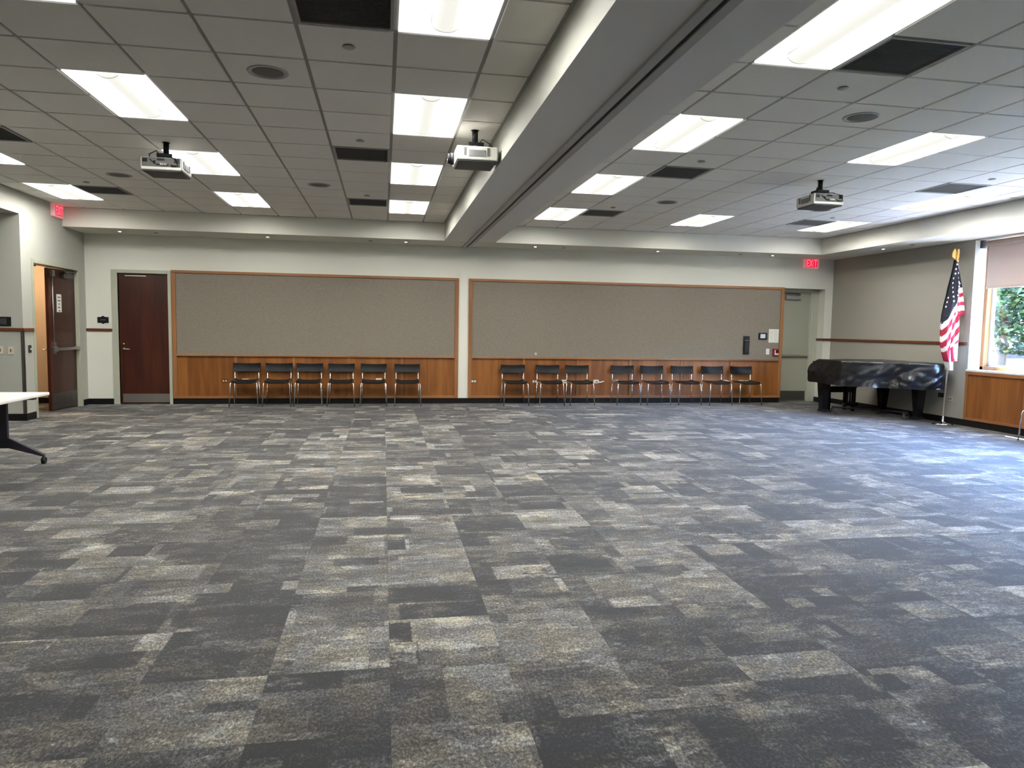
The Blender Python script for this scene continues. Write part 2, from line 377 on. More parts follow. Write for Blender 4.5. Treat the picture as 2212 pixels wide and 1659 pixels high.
# ceiling: recessed grid of 61 cm tegular tiles, leaving the light and vent bays open
LIGHTS = [('L', i, j) for i in (0, -4) for j in (10, 6, 2, -2)] + [('L', -8, j) for j in (10, 6)] + [('R', 0, j) for j in (10, 6, 2, -2)] + \
         [('R', 4, j) for j in (10, 2)] + [('R', 8, j) for j in (10, 6, 2)]
VENTS = [('L', -1, 10), ('L', -1, 5), ('L', -1, -1), ('L', -7, 10), ('L', -7, 5), ('R', 1, 10), ('R', 1, 5), ('R', 1, -1), ('R', 7, 10), ('R', 7, 5)]
skip = set()
for h, i, j in LIGHTS: skip |= {(h, i, j), (h, i, j+1)}
for v in VENTS: skip.add(v)
MID = {(h, i, j+1) for h, i, j in LIGHTS}
c = MB(); g = MB()
def clampbox(a0, a1, lo, hi): return max(a0, lo), min(a1, hi)
for half, gx, lo, hi, rng in (('L', GX0, XL, XB0, range(-9, 2)), ('R', GX1, XB1, XRS, range(-1, 10))):
    for i in rng:
        for j in range(-14, 14):
            x0, x1 = clampbox(gx+i*T, gx+(i+1)*T, lo, hi); y0, y1 = clampbox(GY+j*T, GY+(j+1)*T, Y0, DS)
            if x1-x0 < .03 or y1-y0 < .03 or (half, i, j) in skip: continue
            c.box(x0+.014, x1-.014, y0+.014, y1-.014, H, H+.024)
    for i in list(rng)+[rng[-1]+1]:
        x = gx+i*T
        if lo-.02 < x < hi+.02: g.box(x-.016, x+.016, Y0, DS, H+.012, H+.030)
    for j in range(-14, 15):
        y = GY+j*T
        if Y0-.02 < y < DS+.02:
            for i in rng:
                x0, x1 = max(gx+i*T, lo), min(gx+(i+1)*T, hi)
                if x1 > x0 and (half, i, j) not in MID: g.box(x0, x1, y-.016, y+.016, H+.0121, H+.030)
    g.box(lo, lo+.022, Y0, DS, H-.004, H+.03); g.box(hi-.022, hi, Y0, DS, H-.004, H+.03); g.box(lo, hi, DS-.022, DS, H-.004, H+.03)
ceil = c.build('ceiling', 'tile_white', fix=False); struct(ceil, 'suspended ceiling of square off-white acoustic tiles', 'ceiling')
g.build('ceiling_grid', 'grid_metal', ceil, fix=False)
s = MB(); s.box(XL-.15, XR+.3, DS, D+.3, ZS, H+.2); s.box(XRS, XR+.3, Y0, DS, ZS, H+.2)
s.build('soffit', 'paint_soffit', ceil)
bm_ = B(XB0, XB1, Y0, DS, ZS, H+.2); bm_.m = [0, 0, 0, 1, 0, 1]; bm_.build('beam', ['paint_beam_lifted', 'paint_pale_dimmed'], ceil)  # light evened out in the colours: sides darker, underside lighter
k = MB(); k.box(1.475, 1.535, Y0, D-.005, ZS-.022, ZS+.01); k.box(1.572, 1.632, Y0, D-.005, ZS-.016, ZS+.01); k.mi = 1; k.box(1.535, 1.572, Y0, D-.005, ZS-.004, ZS+.01)
k.build('partition_track', ['light_grey', 'black_plastic'], ceil)
B(XL-1.7, XR+.4, Y0-.2, D+.4, H+.22, H+.3).build('ceiling_deck', 'grid_metal', ceil)

# baseboards
bb = MB(); bb.box(XL, -4.72, D-.014, D, 0, .103); bb.box(-3.735, 8.18, D-.014, D, 0, .103); bb.box(9.144, XR, D-.014, D, 0, .103); bb.box(9.13, 9.144, D-.014, D+.23, 0, .103)
struct(bb.build('baseboard_back', 'base_black'), 'black rubber baseboard along the chair wall', 'baseboard')
bb = MB(); bb.box(XL, XL+.014, YN, 11.79, 0, .103); bb.box(XL-1.5, XL+.014, YN-.014, YN, 0, .103); bb.box(XL, XL+.014, 13.50, D, 0, .103)
struct(bb.build('baseboard_left', 'base_black'), 'black rubber baseboard by the open double door', 'baseboard')
struct(B(XR-.014, XR, Y0, D, 0, .103).build('baseboard_right', 'base_black'), 'black rubber baseboard under the windows and behind the piano', 'baseboard')

# chair rails
def rail(n, boxes, label):
    r = MB()
    for b_ in boxes: r.box(*b_)
    struct(r.build('trim_%d' % n, 'rail_dark', bevel=.004), label, 'chair rail')
rail(1, [(XL, XL+.022, YN-.022, 11.79, 1.305, 1.352), (XL-1.5, XL, YN-.022, YN, 1.305, 1.352)], 'dark wooden chair rail wrapping the alcove corner')
rail(2, [(XL, -4.722, D-.022, D, 1.298, 1.345)], 'short dark wooden chair rail between the two brown doors')
rail(3, [(XR-.022, XR, 10.14, D, 1.31, 1.357), (9.122, XR, D-.022, D, 1.31, 1.357), (9.122, 9.144, D-.022, D+.215, 1.31, 1.357)], 'dark wooden chair rail above the covered piano')

# ---------------------------------------------------------------- framed tackboards with oak wainscot
def tackboard(x0, x1, stiles, label):
    t = thing('wall_panel', label, 'wall panel', ((x0+x1)/2, D, 0)); cx = (x0+x1)/2
    def P(mb, name, m, bevel=0): 
        o = mb.build(name, m, t, bevel); o.location = (-cx, -D, 0); return o
    zt, zb, zl = 2.402, .104, .905
    P(B(x0+.02, x1-.02, D-.018, D, zl-.01, zt-.02), 'fabric', 'tack_fabric')
    P(B(x0, x1, D-.040, D, zt-.048, zt), 'top_rail', 'oak_rail', .004)
    for a in (x0, x1-.07): P(B(a, a+.07, D-.038, D, zb, zt-.048), 'side_rail', 'oak_stile', .004)
    P(B(x0+.07, x1-.07, D-.052, D, zl-.032, zl), 'ledge', 'oak_rail', .004)
    P(B(x0+.07, x1-.07, D-.032, D, zb, zb+.045), 'bottom_rail', 'oak_rail', .003)
    e = [x0+.07]+stiles+[x1-.07]
    for a in stiles: P(B(a-.022, a+.022, D-.032, D, zb+.045, zl-.032), 'stile', 'oak_stile', .003)
    for a, b_ in zip(e[:-1], e[1:]): P(B(a, b_, D-.016, D, zb+.045, zl-.032), 'wainscot_panel', 'oak_panel')
    return t
tackboard(-3.725, 1.416, [-2.65, -1.63, -.642, .347], 'wide grey fabric tackboard in oak frame beside the closed brown door')
tackboard(1.611, 8.195, [2.708, 3.797, 4.886, 5.984, 7.061], 'wider grey fabric tackboard in oak frame beside the recessed grey-green exit door')

# ---------------------------------------------------------------- doors
# door_1: pair on the side wall; far leaf ajar into the corridor, near leaf swung fully back
d1 = thing('door_1', 'dark cherry double door standing ajar onto the warm lit corridor', 'door', (XL, 13.44, 0)); d1['kind'] = 'structure'
f = MB(); f.box(-.17, .018, -1.65, -1.59, 0, 2.385); f.box(-.17, .018, -.012, .058, 0, 2.385); f.box(-.17, .018, -1.59, -.012, 2.322, 2.385)
f.box(-.17, -.10, -.055, -.012, 0, 2.322)
f.build('frame', 'frame_paint', d1, .004)
lf = MB(); lf.box(-.05, 0, -.79, 0, .012, 2.31); leaf = lf.build('leaf', 'cherry', d1, .003); leaf.location = (-.045, -.02, 0); leaf.rotation_euler = (0, 0, -math.radians(6))
kp = MB(); kp.box(0, .004, -.765, -.02, .03, .29); kp.build('kick_plate', 'dark_steel', leaf)
pb = MB(); pb.box(.0, .05, -.74, -.64, .965, 1.05); pb.box(.03, .065, -.70, -.0, .985, 1.03); pb.box(.0, .05, -.06, .0, .975, 1.04); pb.build('panic_bar', 'steel', leaf, .006)
vr = MB(); vr.tube([(.02, -.70, 1.0), (.02, -.70, 2.2)], .008); vr.box(0, .045, -.735, -.665, 2.18, 2.28); vr.box(0, .04, -.725, -.675, .93, 1.12); vr.build('vertical_rod', 'steel', leaf, .0)
dc = MB(); dc.box(0, .06, -.42, -.14, 2.17, 2.24); dc.tube([(.03, -.2, 2.25), (.06, -.42, 2.275), (.05, -.08, 2.285)], .010, 6); dc.build('closer', 'dark_steel', leaf, .004)
pn = MB(); pn.box(0, .003, -.56, -.42, 1.61, 1.90); pn.mi = 1
for i_, (a, b_) in enumerate(((.03, .11), (.025, .115), (.05, .09), (.03, .10), (.045, .1))): pn.box(.003, .004, -.56+a, -.56+b_, 1.86-.018-.055*i_, 1.86-.055*i_)
pn.build('posted_notice', ['paper', 'ink'], leaf)
lv = MB(); lv.tube([(-.05, -.72, 1.0), (-.10, -.72, 1.0), (-.10, -.84, 1.0)], .010, 8); lv.build('handle', 'steel', leaf)
l2 = MB(); l2.box(-.845, -.055, -1.645, -1.60, .012, 2.31); l2.build('leaf', 'cherry', d1, .003)
ca = MB(); ca.tube([(-.07, -1.56, 2.30), (-.03, -1.43, 2.295), (-.14, -1.35, 2.29)], .012, 6); ca.box(-.08, -.05, -1.50, -1.47, 2.22, 2.30); ca.build('closer_arm', 'dark_steel', d1)

d2 = thing('door_2', 'closed dark cherry door with lever handle and steel kick plate', 'door', (-4.205, D, 0)); d2['kind'] = 'structure'
f = MB(); f.box(-.515, -.415, -.018, .15, 0, 2.388); f.box(.415, .472, -.018, .15, 0, 2.388); f.box(-.415, .415, -.018, .15, 2.328, 2.388)
f.build('frame', 'frame_paint', d2, .005)
lf = B(-.413, .413, .035, .08, .012, 2.326).build('leaf', 'cherry', d2, .002)
B(-.38, .405, .031, .035, .03, .185).build('kick_plate', 'steel', lf)
hd = MB(); hd.lathe([(.0, 0), (.026, 0), (.026, .01), (0, .01)], n=16); hd.tube([(0, 0, .0), (0, 0, .055), (.11, 0, .06)], .010, 8)
h_ = hd.build('handle', 'steel', lf); h_.rotation_euler = (PI/2, 0, 0); h_.location = (-.345, .035, .985)
lk = MB(); lk.lathe([(0, 0), (.018, 0), (.018, .012), (0, .012)], n=14); l_ = lk.build('lock_cylinder', 'brass', lf); l_.rotation_euler = (PI/2, 0, 0); l_.location = (-.35, .035, 1.075)
B(-.30, .05, .02, .035, 2.275, 2.295).build('closer_track', 'steel', lf)

d3 = thing('door_3', 'grey-green exit door with push bar set in a deep recess', 'door', (8.67, 13.99, 0)); d3['kind'] = 'structure'
f = MB(); f.box(.30, .474, -.02, .06, 0, 2.375); f.box(-.5, .30, -.02, .06, 2.325, 2.388); f.box(-.5, -.43, -.02, .06, 0, 2.325); f.box(.285, .31, .0, .06, 0, 2.33); f.box(.355, .37, -.028, -.02, 0, 2.35)
f.build('frame', 'frame_paint', d3, .004)
lf = B(-.43, .285, .012, .06, .012, 2.325).build('leaf', 'exit_door_paint', d3, .002)
B(-.42, .262, .008, .012, .025, .225).build('kick_plate', 'dark_steel', lf)
pb = MB(); pb.box(-.43, .28, -.035, .012, .955, .985); pb.box(-.43, .06, -.055, -.01, .965, 1.005); pb.build('panic_bar', 'steel', lf, .004)
dc = MB(); dc.box(-.30, .045, -.055, .012, 2.165, 2.25); dc.mi = 1; dc.box(-.34, .02, -.05, -.02, 2.28, 2.305); dc.box(.0, .03, -.05, -.02, 2.24, 2.30); dc.build('closer', ['aluminium', 'black_plastic'], lf, .006)

# corridor behind the double door
cr_ = MB(); cr_.box(XL-2.4, XL-.15, 13.95, 14.05, 0, 2.7); cr_.box(XL-2.5, XL-2.4, YN+.15, 14.05, 0, 2.7); cr_.box(XL-2.5, XL-.15, YN+.15, 14.05, 2.7, 2.8); cr_.box(XL-2.5, XL-1.5, YN+.05, YN+.15, 0, 2.8)
struct(cr_.build('wall_corridor', 'corridor_paint'), 'warm peach corridor wall beyond the open door', 'wall')
struct(B(XL-2.4, XL-.15, 13.936, 13.95, 0, .103).build('baseboard_corridor', 'base_black'), 'dark baseboard in the corridor beyond the open door', 'baseboard')
struct(B(XL-2.5, XL-1.5, YN, 14.05, -.1, 0).build('floor_corridor', 'carpet_tiles'), 'corridor floor beyond the open door', 'floor')
tag(MB().lathe([(0, 0), (.16, 0), (.17, .02), (.17, .05), (0, .05)], n=20).build('corridor_lamp', 'warm_lamp', loc=(-6.1, 12.9, 2.65)), 'round warm lamp on the corridor ceiling beyond the open door', 'ceiling light')

# ---------------------------------------------------------------- windows, sills, shades, wood cladding
for n, (a, b_) in enumerate(WIN):
    wn = thing('window_%d' % (n+1), ['wood framed window nearest the flag', 'second wood framed window from the flag', 'third wood framed window from the flag', 'fourth wood framed window from the flag'][n], 'window', (XR+.22, (a+b_)/2, .9))
    wn['kind'] = 'structure'; h = (b_-a)/2
    f = MB()
    for s_ in (-1, 1): f.box(0, .085, s_*h, s_*(h-.065), .02, 2.08)
    f.box(0, .085, -h, h, 2.02, 2.085); f.box(0, .085, -h, h, .02, .075); f.box(0, .085, -.03, .03, .02, 2.08)
    f.build('frame', 'oak_stile', wn, .006)
    f = MB()
    for s_ in (-1, 1): f.box(.085, .10, s_*(h), s_*(h-.10), .03, 2.06)
    f.box(.085, .10, -h, h, .03, .10); f.build('outer_frame', 'white_plastic', wn)
    for s_ in (-1, 1): B(.040, .046, s_*.03, s_*(h-.06), .075, 2.02).build('pane', 'window_glass', wn)
    B(-.255, .09, -h, h, -.012, .018).build('sill', 'white_plastic', wn, .004)
    j = MB(); j.box(-.22, .0, h-.005, h, .02, 2.08); j.box(-.22, .0, -h, -h+.005, .02, 2.08); j.build('jamb_lining', 'paint_pale', wn)
    st = thing('roller_shade', ['beige roller shade pulled partway down in the window nearest the flag', 'beige roller shade in the second window from the flag', 'beige roller shade in the third window from the flag', 'beige roller shade in the fourth window from the flag'][n], 'window shade', (XR+.13, (a+b_)/2, 2.92), 0, 'roller shades in the windows')
    MB().tube([(0, -h+.09, 0), (0, h-.09, 0)], .036, 16).build('roller', 'shade_cloth', st)
    B(.028, .031, -h+.095, h-.095, -.68, .0).build('cloth', 'shade_cloth', st)
    B(.02, .04, -h+.095, h-.095, -.705, -.675).build('hem_bar', 'shade_cloth', st, .004)
    for s_ in (-1, 1): B(-.05, .05, s_*(h-.005), s_*(h-.055), -.06, .062).build('bracket', 'dark_grey', st, .004)
cl = thing('wall_panel', 'oak cladding below the window sills', 'wall panel', (XR, 3.4, 0))
B(-.016, 0, Y0+.05-3.4, 10.1-3.4, .104, .875).build('wainscot_panel', 'oak_panel', cl)
B(-.034, 0, Y0+.05-3.4, 10.1-3.4, .835, .888).build('top_rail', 'oak_rail_y', cl, .004)
B(-.028, 0, Y0+.05-3.4, 10.1-3.4, .104, .145).build('bottom_rail', 'oak_rail_y', cl, .003)
y = 10.1-3.4
k_ = 0
while y > Y0-3.3:
    B(-.028, 0, y-.05, y, .145, .835).build('stile', 'oak_stile', cl, .003); k_ += 1
    y -= 1.09
# corner guard at the alcove
tag(MB().box(XL-.035, XL+.002, YN-.003, YN, .10, 1.30).box(XL, XL+.003, YN-.003, YN+.03, .10, 1.30).build('corner_guard', 'dark_steel'), 'grey metal corner guard on the alcove corner below the chair rail', 'corner guard')

# ---------------------------------------------------------------- ceiling lights, vents, speakers, sprinklers
def make_troffer():
    t = thing('ceiling_light', 'x', 'ceiling light', (0, 0, 0), 0, 'recessed ceiling lights')
    hw, hl = T/2-.014, T-.014
    f = MB()
    f.box(-hw, -hw+.016, -hl, hl, -.002, .02); f.box(hw-.016, hw, -hl, hl, -.002, .02); f.box(-hw, hw, -hl, -hl+.016, -.002, .02); f.box(-hw, hw, hl-.016, hl, -.002, .02)
    f.build('frame', 'tv_lip', t)
    p = MB(); p.smooth = True; prof = []
    for i in range(13):
        a = i/12; x = -hw+.016+a*(hw-.016-.075); prof.append((x, .012+.085*math.sin(a*PI*.62)/math.sin(PI*.62)))
    L1, L0 = hl-.016, hl-.016
    for sgn in (-1, 1):
        for (xa, za), (xb, zb) in zip(prof[:-1], prof[1:]):
            q = [(sgn*xa, -L1+.17*(za-.012)/.085, za), (sgn*xb, -L1+.17*(zb-.012)/.085, zb), (sgn*xb, L1-.17*(zb-.012)/.085, zb), (sgn*xa, L1-.17*(za-.012)/.085, za)]
            p.quad(*(q if sgn > 0 else q[::-1]))
    p.build('reflector', 'tv_pan', t, fix=False)
    for ys_ in (-1, 1):
        e = MB(); e.smooth = True
        pts = [(x, ys_*(L1-.17*(z-.012)/.085), z) for x, z in prof]; pts += [(-x, yy, z) for x, yy, z in reversed(pts)]
        n0 = [(p_[0], ys_*L1, .012) for p_ in pts]
        for (a, b_), (c_, d_) in zip(zip(pts[:-1], pts[1:]), zip(n0[:-1], n0[1:])): e.quad(a, b_, d_, c_)
        e.build('end_plate', 'tv_end', t)
    MB().box(-.078, .078, -L1+.165, L1-.165, .0965, .098).build('top_plate', 'tv_pan', t)
    l = MB(); R_ = .088
    sec = [(R_*math.cos(a), .045-R_*.62*math.sin(a)) for a in [PI*i/14 for i in range(15)]]
    LL = hl-.075
    l.smooth = True
    for (xa, za), (xb, zb) in zip(sec[:-1], sec[1:]): l.quad((xa, -LL, za), (xb, -LL, zb), (xb, LL, zb), (xa, LL, za))
    l.smooth = False
    for yy in (-LL, LL): l.quad(*[(x, yy, z) for x, z in sec])
    lens = l.build('lens', 'tv_lens', t)
    r = MB()
    for yy in (-LL, LL): r.tube([(x, yy, z-.001) for x, z in sec], .0035, 6)
    for sg in (-1, 1): r.tube([(sg*R_, -LL, .046), (sg*R_, LL, .046)], .0035, 6)
    r.build('lens_rim', 'tv_edge', lens)
    return t
COLN = {('L', 0): 'by the beam on the brown door side', ('L', -4): 'midway from beam to open door wall', ('L', -8): 'along the open door wall',
        ('R', 0): 'by the beam on the window side', ('R', 4): 'midway from beam to windows', ('R', 8): 'along the window soffit'}
ORD = ['first', 'second', 'third', 'fourth', 'fifth', 'sixth']
tro = None; count = {}
for (h, i, j) in LIGHTS:
    k_ = count.get((h, i), 0); count[(h, i)] = k_+1
    gx = GX0 if h == 'L' else GX1
    loc = (gx+(i+.5)*T, GY+(j+1)*T, H)
    lab = 'white ceiling light %s, %s from the chair wall' % (COLN[(h, i)], ORD[k_])
    if tro is None: tro = make_troffer(); tro.location = loc; tro['label'] = lab
    else: dup(tro, loc, 0, lab)
def make_vent():
    t = thing('ceiling_vent', 'x', 'air vent', (0, 0, 0), 0, 'dark square ceiling vents')
    hw = T/2-.013; f = MB()
    for a in (-1, 1): f.box(a*hw, a*(hw-.022), -hw, hw, -.004, .02); f.box(-hw+.022, hw-.022, a*hw, a*(hw-.022), -.004, .02)
    f.build('frame', 'grid_metal', t, .002)
    gr = MB(); gr.box(-hw+.022, hw-.022, -hw+.022, hw-.022, .014, .02)
    for k in range(30):
        yy = -hw+.03+k*(2*hw-.06)/29; gr.box(-hw+.022, hw-.022, yy-.003, yy+.003, .004, .014)
    gr.build('grille', 'grille_dark', t)
    return t
vt = None
VN = {('L', -1): 'near the beam, door side', ('L', -7): 'near the open door wall', ('R', 1): 'near the beam, window side', ('R', 7): 'near the window soffit'}
count = {}
for (h, i, j) in VENTS:
    k_ = count.get((h, i), 0); count[(h, i)] = k_+1
    loc = ((GX0 if h == 'L' else GX1)+(i+.5)*T, GY+(j+.5)*T, H); lab = 'dark square ceiling vent %s, %s from the chair wall' % (VN[(h, i)], ORD[k_])
    if vt is None: vt = make_vent(); vt.location = loc; vt['label'] = lab
    else: dup(vt, loc, 0, lab)
spk = None
for x, y, lab in ((-.84, 9.93, 'round grey ceiling speaker on the beam side of the door half, far one'), (-.84, 5.66, 'round grey ceiling speaker near the camera on the beam side of the door half'),
                  (-3.28, 9.93, 'round grey ceiling speaker between the wall of the open door and its projector'), (4.02, 9.93, 'round grey ceiling speaker between the beam and the window-side projector, far one'),
                  (4.02, 5.66, 'round grey ceiling speaker near the camera on the window side'), (6.46, 9.93, 'round grey ceiling speaker just beyond the window-side projector')):
    if spk is None:
        spk = thing('ceiling_speaker', lab, 'speaker', (x, y, H), 0, 'round ceiling speakers')
        MB().lathe([(.122, -.003), (.122, -.008), (.145, -.006), (.148, 0), (.122, .003)], n=32).build('rim', 'light_grey', spk)
        MB().lathe([(0, -.007), (.08, -.006), (.122, -.002), (.122, .004)], n=32).build('grille', 'speaker_grey', spk)
    else: dup(spk, (x, y, H), 0, lab)
spr = None
SPR = [(-.232, 10.54, H, 'the far ceiling bay near the beam, door side'), (-.232, 7.48, H, 'the middle ceiling bay near the beam, door side'), (-.232, 5.03, H, 'the near ceiling bay by the beam, door side'),
       (-3.89, 10.54, H, 'the far bay by the wall of the open door'), (3.41, 10.54, H, 'the far ceiling bay near the beam, window side'), (3.41, 7.48, H, 'the middle ceiling bay near the beam, window side'),
       (3.41, 5.03, H, 'the near ceiling bay by the beam, window side'), (7.07, 10.54, H, 'the far bay by the window soffit'), (7.07, 7.48, H, 'the middle bay by the window soffit'),
       (-3.84, 13.33, ZS, 'the soffit over the closed brown door'), (-.23, 13.33, ZS, 'the soffit over the narrower tackboard'), (3.36, 13.33, ZS, 'the soffit near the beam over the wider tackboard'),
       (6.97, 13.33, ZS, 'the soffit near the exit door'), (8.89, 10.97, ZS, 'the soffit above the piano')]
for x, y, z, w_ in SPR:
    lab = 'flat white sprinkler cover plate in ' + w_
    if spr is None:
        spr = thing('sprinkler_cover', lab, 'sprinkler', (x, y, z), 0, 'flat sprinkler cover plates')
        MB().lathe([(0, -.012), (.038, -.011), (.042, -.006), (.036, -.005)], n=20).build('cap', 'light_grey', spr)
        MB().lathe([(0, -.005), (.034, -.005), (.034, .0), (0, 0)], n=20).build('cup', 'dark_grey', spr)
    else: dup(spr, (x, y, z), 0, lab)
dl = None
for n, (x, y) in enumerate(((-4.42, 13.33), (-2.01, 13.33), (.40, 13.33), (2.81, 13.33), (5.24, 13.33), (7.66, 13.33), (8.89, 11.70), (8.89, 9.13), (8.89, 6.55))):
    lab = ['small recessed downlight in the soffit between the brown doors', 'small recessed downlight over the first half of the narrower tackboard', 'small recessed downlight in the soffit next to the beam, door side', 'small recessed downlight in the soffit next to the beam, window side',
           'small recessed downlight over the middle of the wider tackboard', 'small recessed downlight in the soffit just before the exit sign', 'small recessed downlight in the soffit above the piano', 'small recessed downlight in front of the window nearest the flag', 'small recessed downlight before the second window'][n]
    if dl is None:
        dl = thing('downlight', lab, 'ceiling light', (x, y, ZS), 0, 'small soffit downlights')
        MB().lathe([(.035, -.001), (.06, -.006), (.07, -.001), (.035, .0)], n=24).build('trim_ring', 'downlight_trim', dl)
        MB().lathe([(0, -.004), (.018, -.006), (.026, -.001)], n=16).build('bulb', 'downlight_bulb', dl)
    else: dup(dl, (x, y, ZS), 0, lab)

# ---------------------------------------------------------------- projectors
def make_projector():      # lens looks towards +y, connector panel towards -y
    t = thing('projector', 'x', 'projector', (0, 0, 0), 0, 'ceiling projectors')
    b_ = MB(); b_.box(-.195, .195, -.19, .19, -.315, -.19); body = b_.build('body', 'white_plastic', t, .012)
    B(-.185, .185, -.18, .18, -.330, -.314).build('bottom_cover', 'dark_grey', t, .008)
    B(-.180, .180, -.196, -.186, -.285, -.196).build('connector_panel', 'speaker_grey', t, .003)
    pp = MB()
    for x, z, w_, h_ in ((-.15, -.225, .045, .035), (.15, -.225, .05, .045), (-.02, -.265, .05, .016), (.03, -.262, .02, .02), (.06, -.265, .03, .015), (-.06, -.24, .02, .03), (.10, -.265, .02, .012), (0, -.215, .07, .02)):
        pp.box(x-w_/2, x+w_/2, -.199, -.194, z-h_/2, z+h_/2)
    pp.build('ports', 'black_plastic', t)
    cp = MB()
    for x in (.0, .018, .034, .05): cp.tube([(x, -.196, -.258), (x, -.215, -.258), (x+.004, -.218, -.272)], .006, 6)
    cp.build('plugs', 'white_plastic', t)
    cb = MB(); cb.tube([(.02, -.02, -.16), (.07, -.14, -.17), (.14, -.215, -.21), (.165, -.215, -.27), (.10, -.21, -.275)], .006, 6)
    cb.tube([(-.03, .0, -.165), (-.08, -.06, -.10), (-.13, -.12, -.15), (-.10, -.20, -.22), (-.05, -.205, -.26)], .005, 6)
    cb.build('cable', 'black_plastic', t)
    for sx in (-1, 1):
        v = MB(); x = sx*.195
        v.box(x, x+sx*.003, -.08, .08, -.285, -.225)
        for k in range(6): v.box(x+sx*.003, x+sx*.005, -.07+k*.025, -.055+k*.025, -.28, -.23)
        v.build('side_vent', 'vent_grey', t)
        for yy in (-.115, .10): B(x, x+sx*.004, yy, yy+.025, -.275, -.205).build('grip_slot', 'speaker_grey', t)
    ln = MB(); ln.tube([(.10, .185, -.25), (.10, .225, -.25)], .055, 20); ln.tube([(.10, .225, -.25), (.10, .25, -.25)], .047, 20)
    lens = ln.build('lens_barrel', 'black_plastic', t)
    MB().lathe([(0, .0), (.03, -.004), (.036, -.01)], n=20).build('lens_glass', 'black_gloss', lens).matrix_local = Matrix.Translation((.10, .252, -.25)) @ Matrix.Rotation(-PI/2, 4, 'X')
    mt = MB(); mt.tube([(0, 0, 0), (0, 0, -.13)], .028, 14); mt.lathe([(.0, -.004), (.038, -.004), (.038, 0), (0, 0)], n=20); mt.build('mount_pole', 'black_plastic', t)
    mp_ = MB(); mp_.box(-.075, .075, -.075, .075, -.165, -.125); mp_.box(-.13, .13, -.02, .02, -.178, -.165); mp_.box(-.02, .02, -.13, .13, -.178, -.165)
    for x, y in ((-.12, 0), (.12, 0), (0, -.12), (0, .12)): mp_.tube([(x, y, -.165), (x, y, -.192)], .012, 8)
    mp_.build('mount_plate', 'black_plastic', t, .003)
    return t
pr = make_projector(); pr.location = (-2.205, 8.05, H); pr['label'] = 'ceiling projector on the side of the brown doors showing its connector panel'
dup(pr, (.845, 6.85, H), PI/2, 'white ceiling projector right beside the beam with its lens towards the open door')
dup(pr, (5.215, 8.05, H), 0, 'ceiling projector on the window side beyond the beam')

# ---------------------------------------------------------------- exit signs
FONT = {'E': [(0, 0, .2, 1), (.2, 0, .75, .16), (.2, .42, .65, .58), (.2, .84, .75, 1)], 'I': [(.1, 0, .3, 1)], 'T': [(.27, 0, .48, .84), (0, .84, .75, 1)]}
def exit_sign(label, loc, rz):
    t = thing('exit_sign', label, 'exit sign', loc, rz, 'lit red exit signs')
    B(-.175, .175, -.055, -.0, -.105, .105).build('housing', 'exit_body', t, .008)
    B(-.128, .128, -.059, -.054, -.082, .082).build('face', 'exit_red', t, .002)
    for ch, x0, w_ in (('E', -.112, .062), ('X', -.052, .072), ('I', .028, .03), ('T', .058, .06)):
        l = MB()
        if ch == 'X':
            for (a, b_) in ((0, 1), (1, 0)):
                xa, xb = x0+a*(w_-.016), x0+b_*(w_-.016)
                l.prism([(xa, -.07), (xa+.018, -.07), (xb+.018, .07), (xb, .07)], -.062, -.058, lambda x, y, z: (x, z, y))
        else:
            for (a, b_, c_, d_) in FONT[ch]: l.box(x0+a*w_/.75, x0+c_*w_/.75, -.062, -.058, -.07+b_*.14, -.07+d_*.14)
        l.build('letter', 'exit_letter', t)
    return t
exit_sign('lit red EXIT sign on the wall above the recessed exit door', (8.762, D, 2.915), 0)
exit_sign('lit red EXIT sign above the open double door, seen at an angle', (XL, 12.67, 3.215), PI/2)

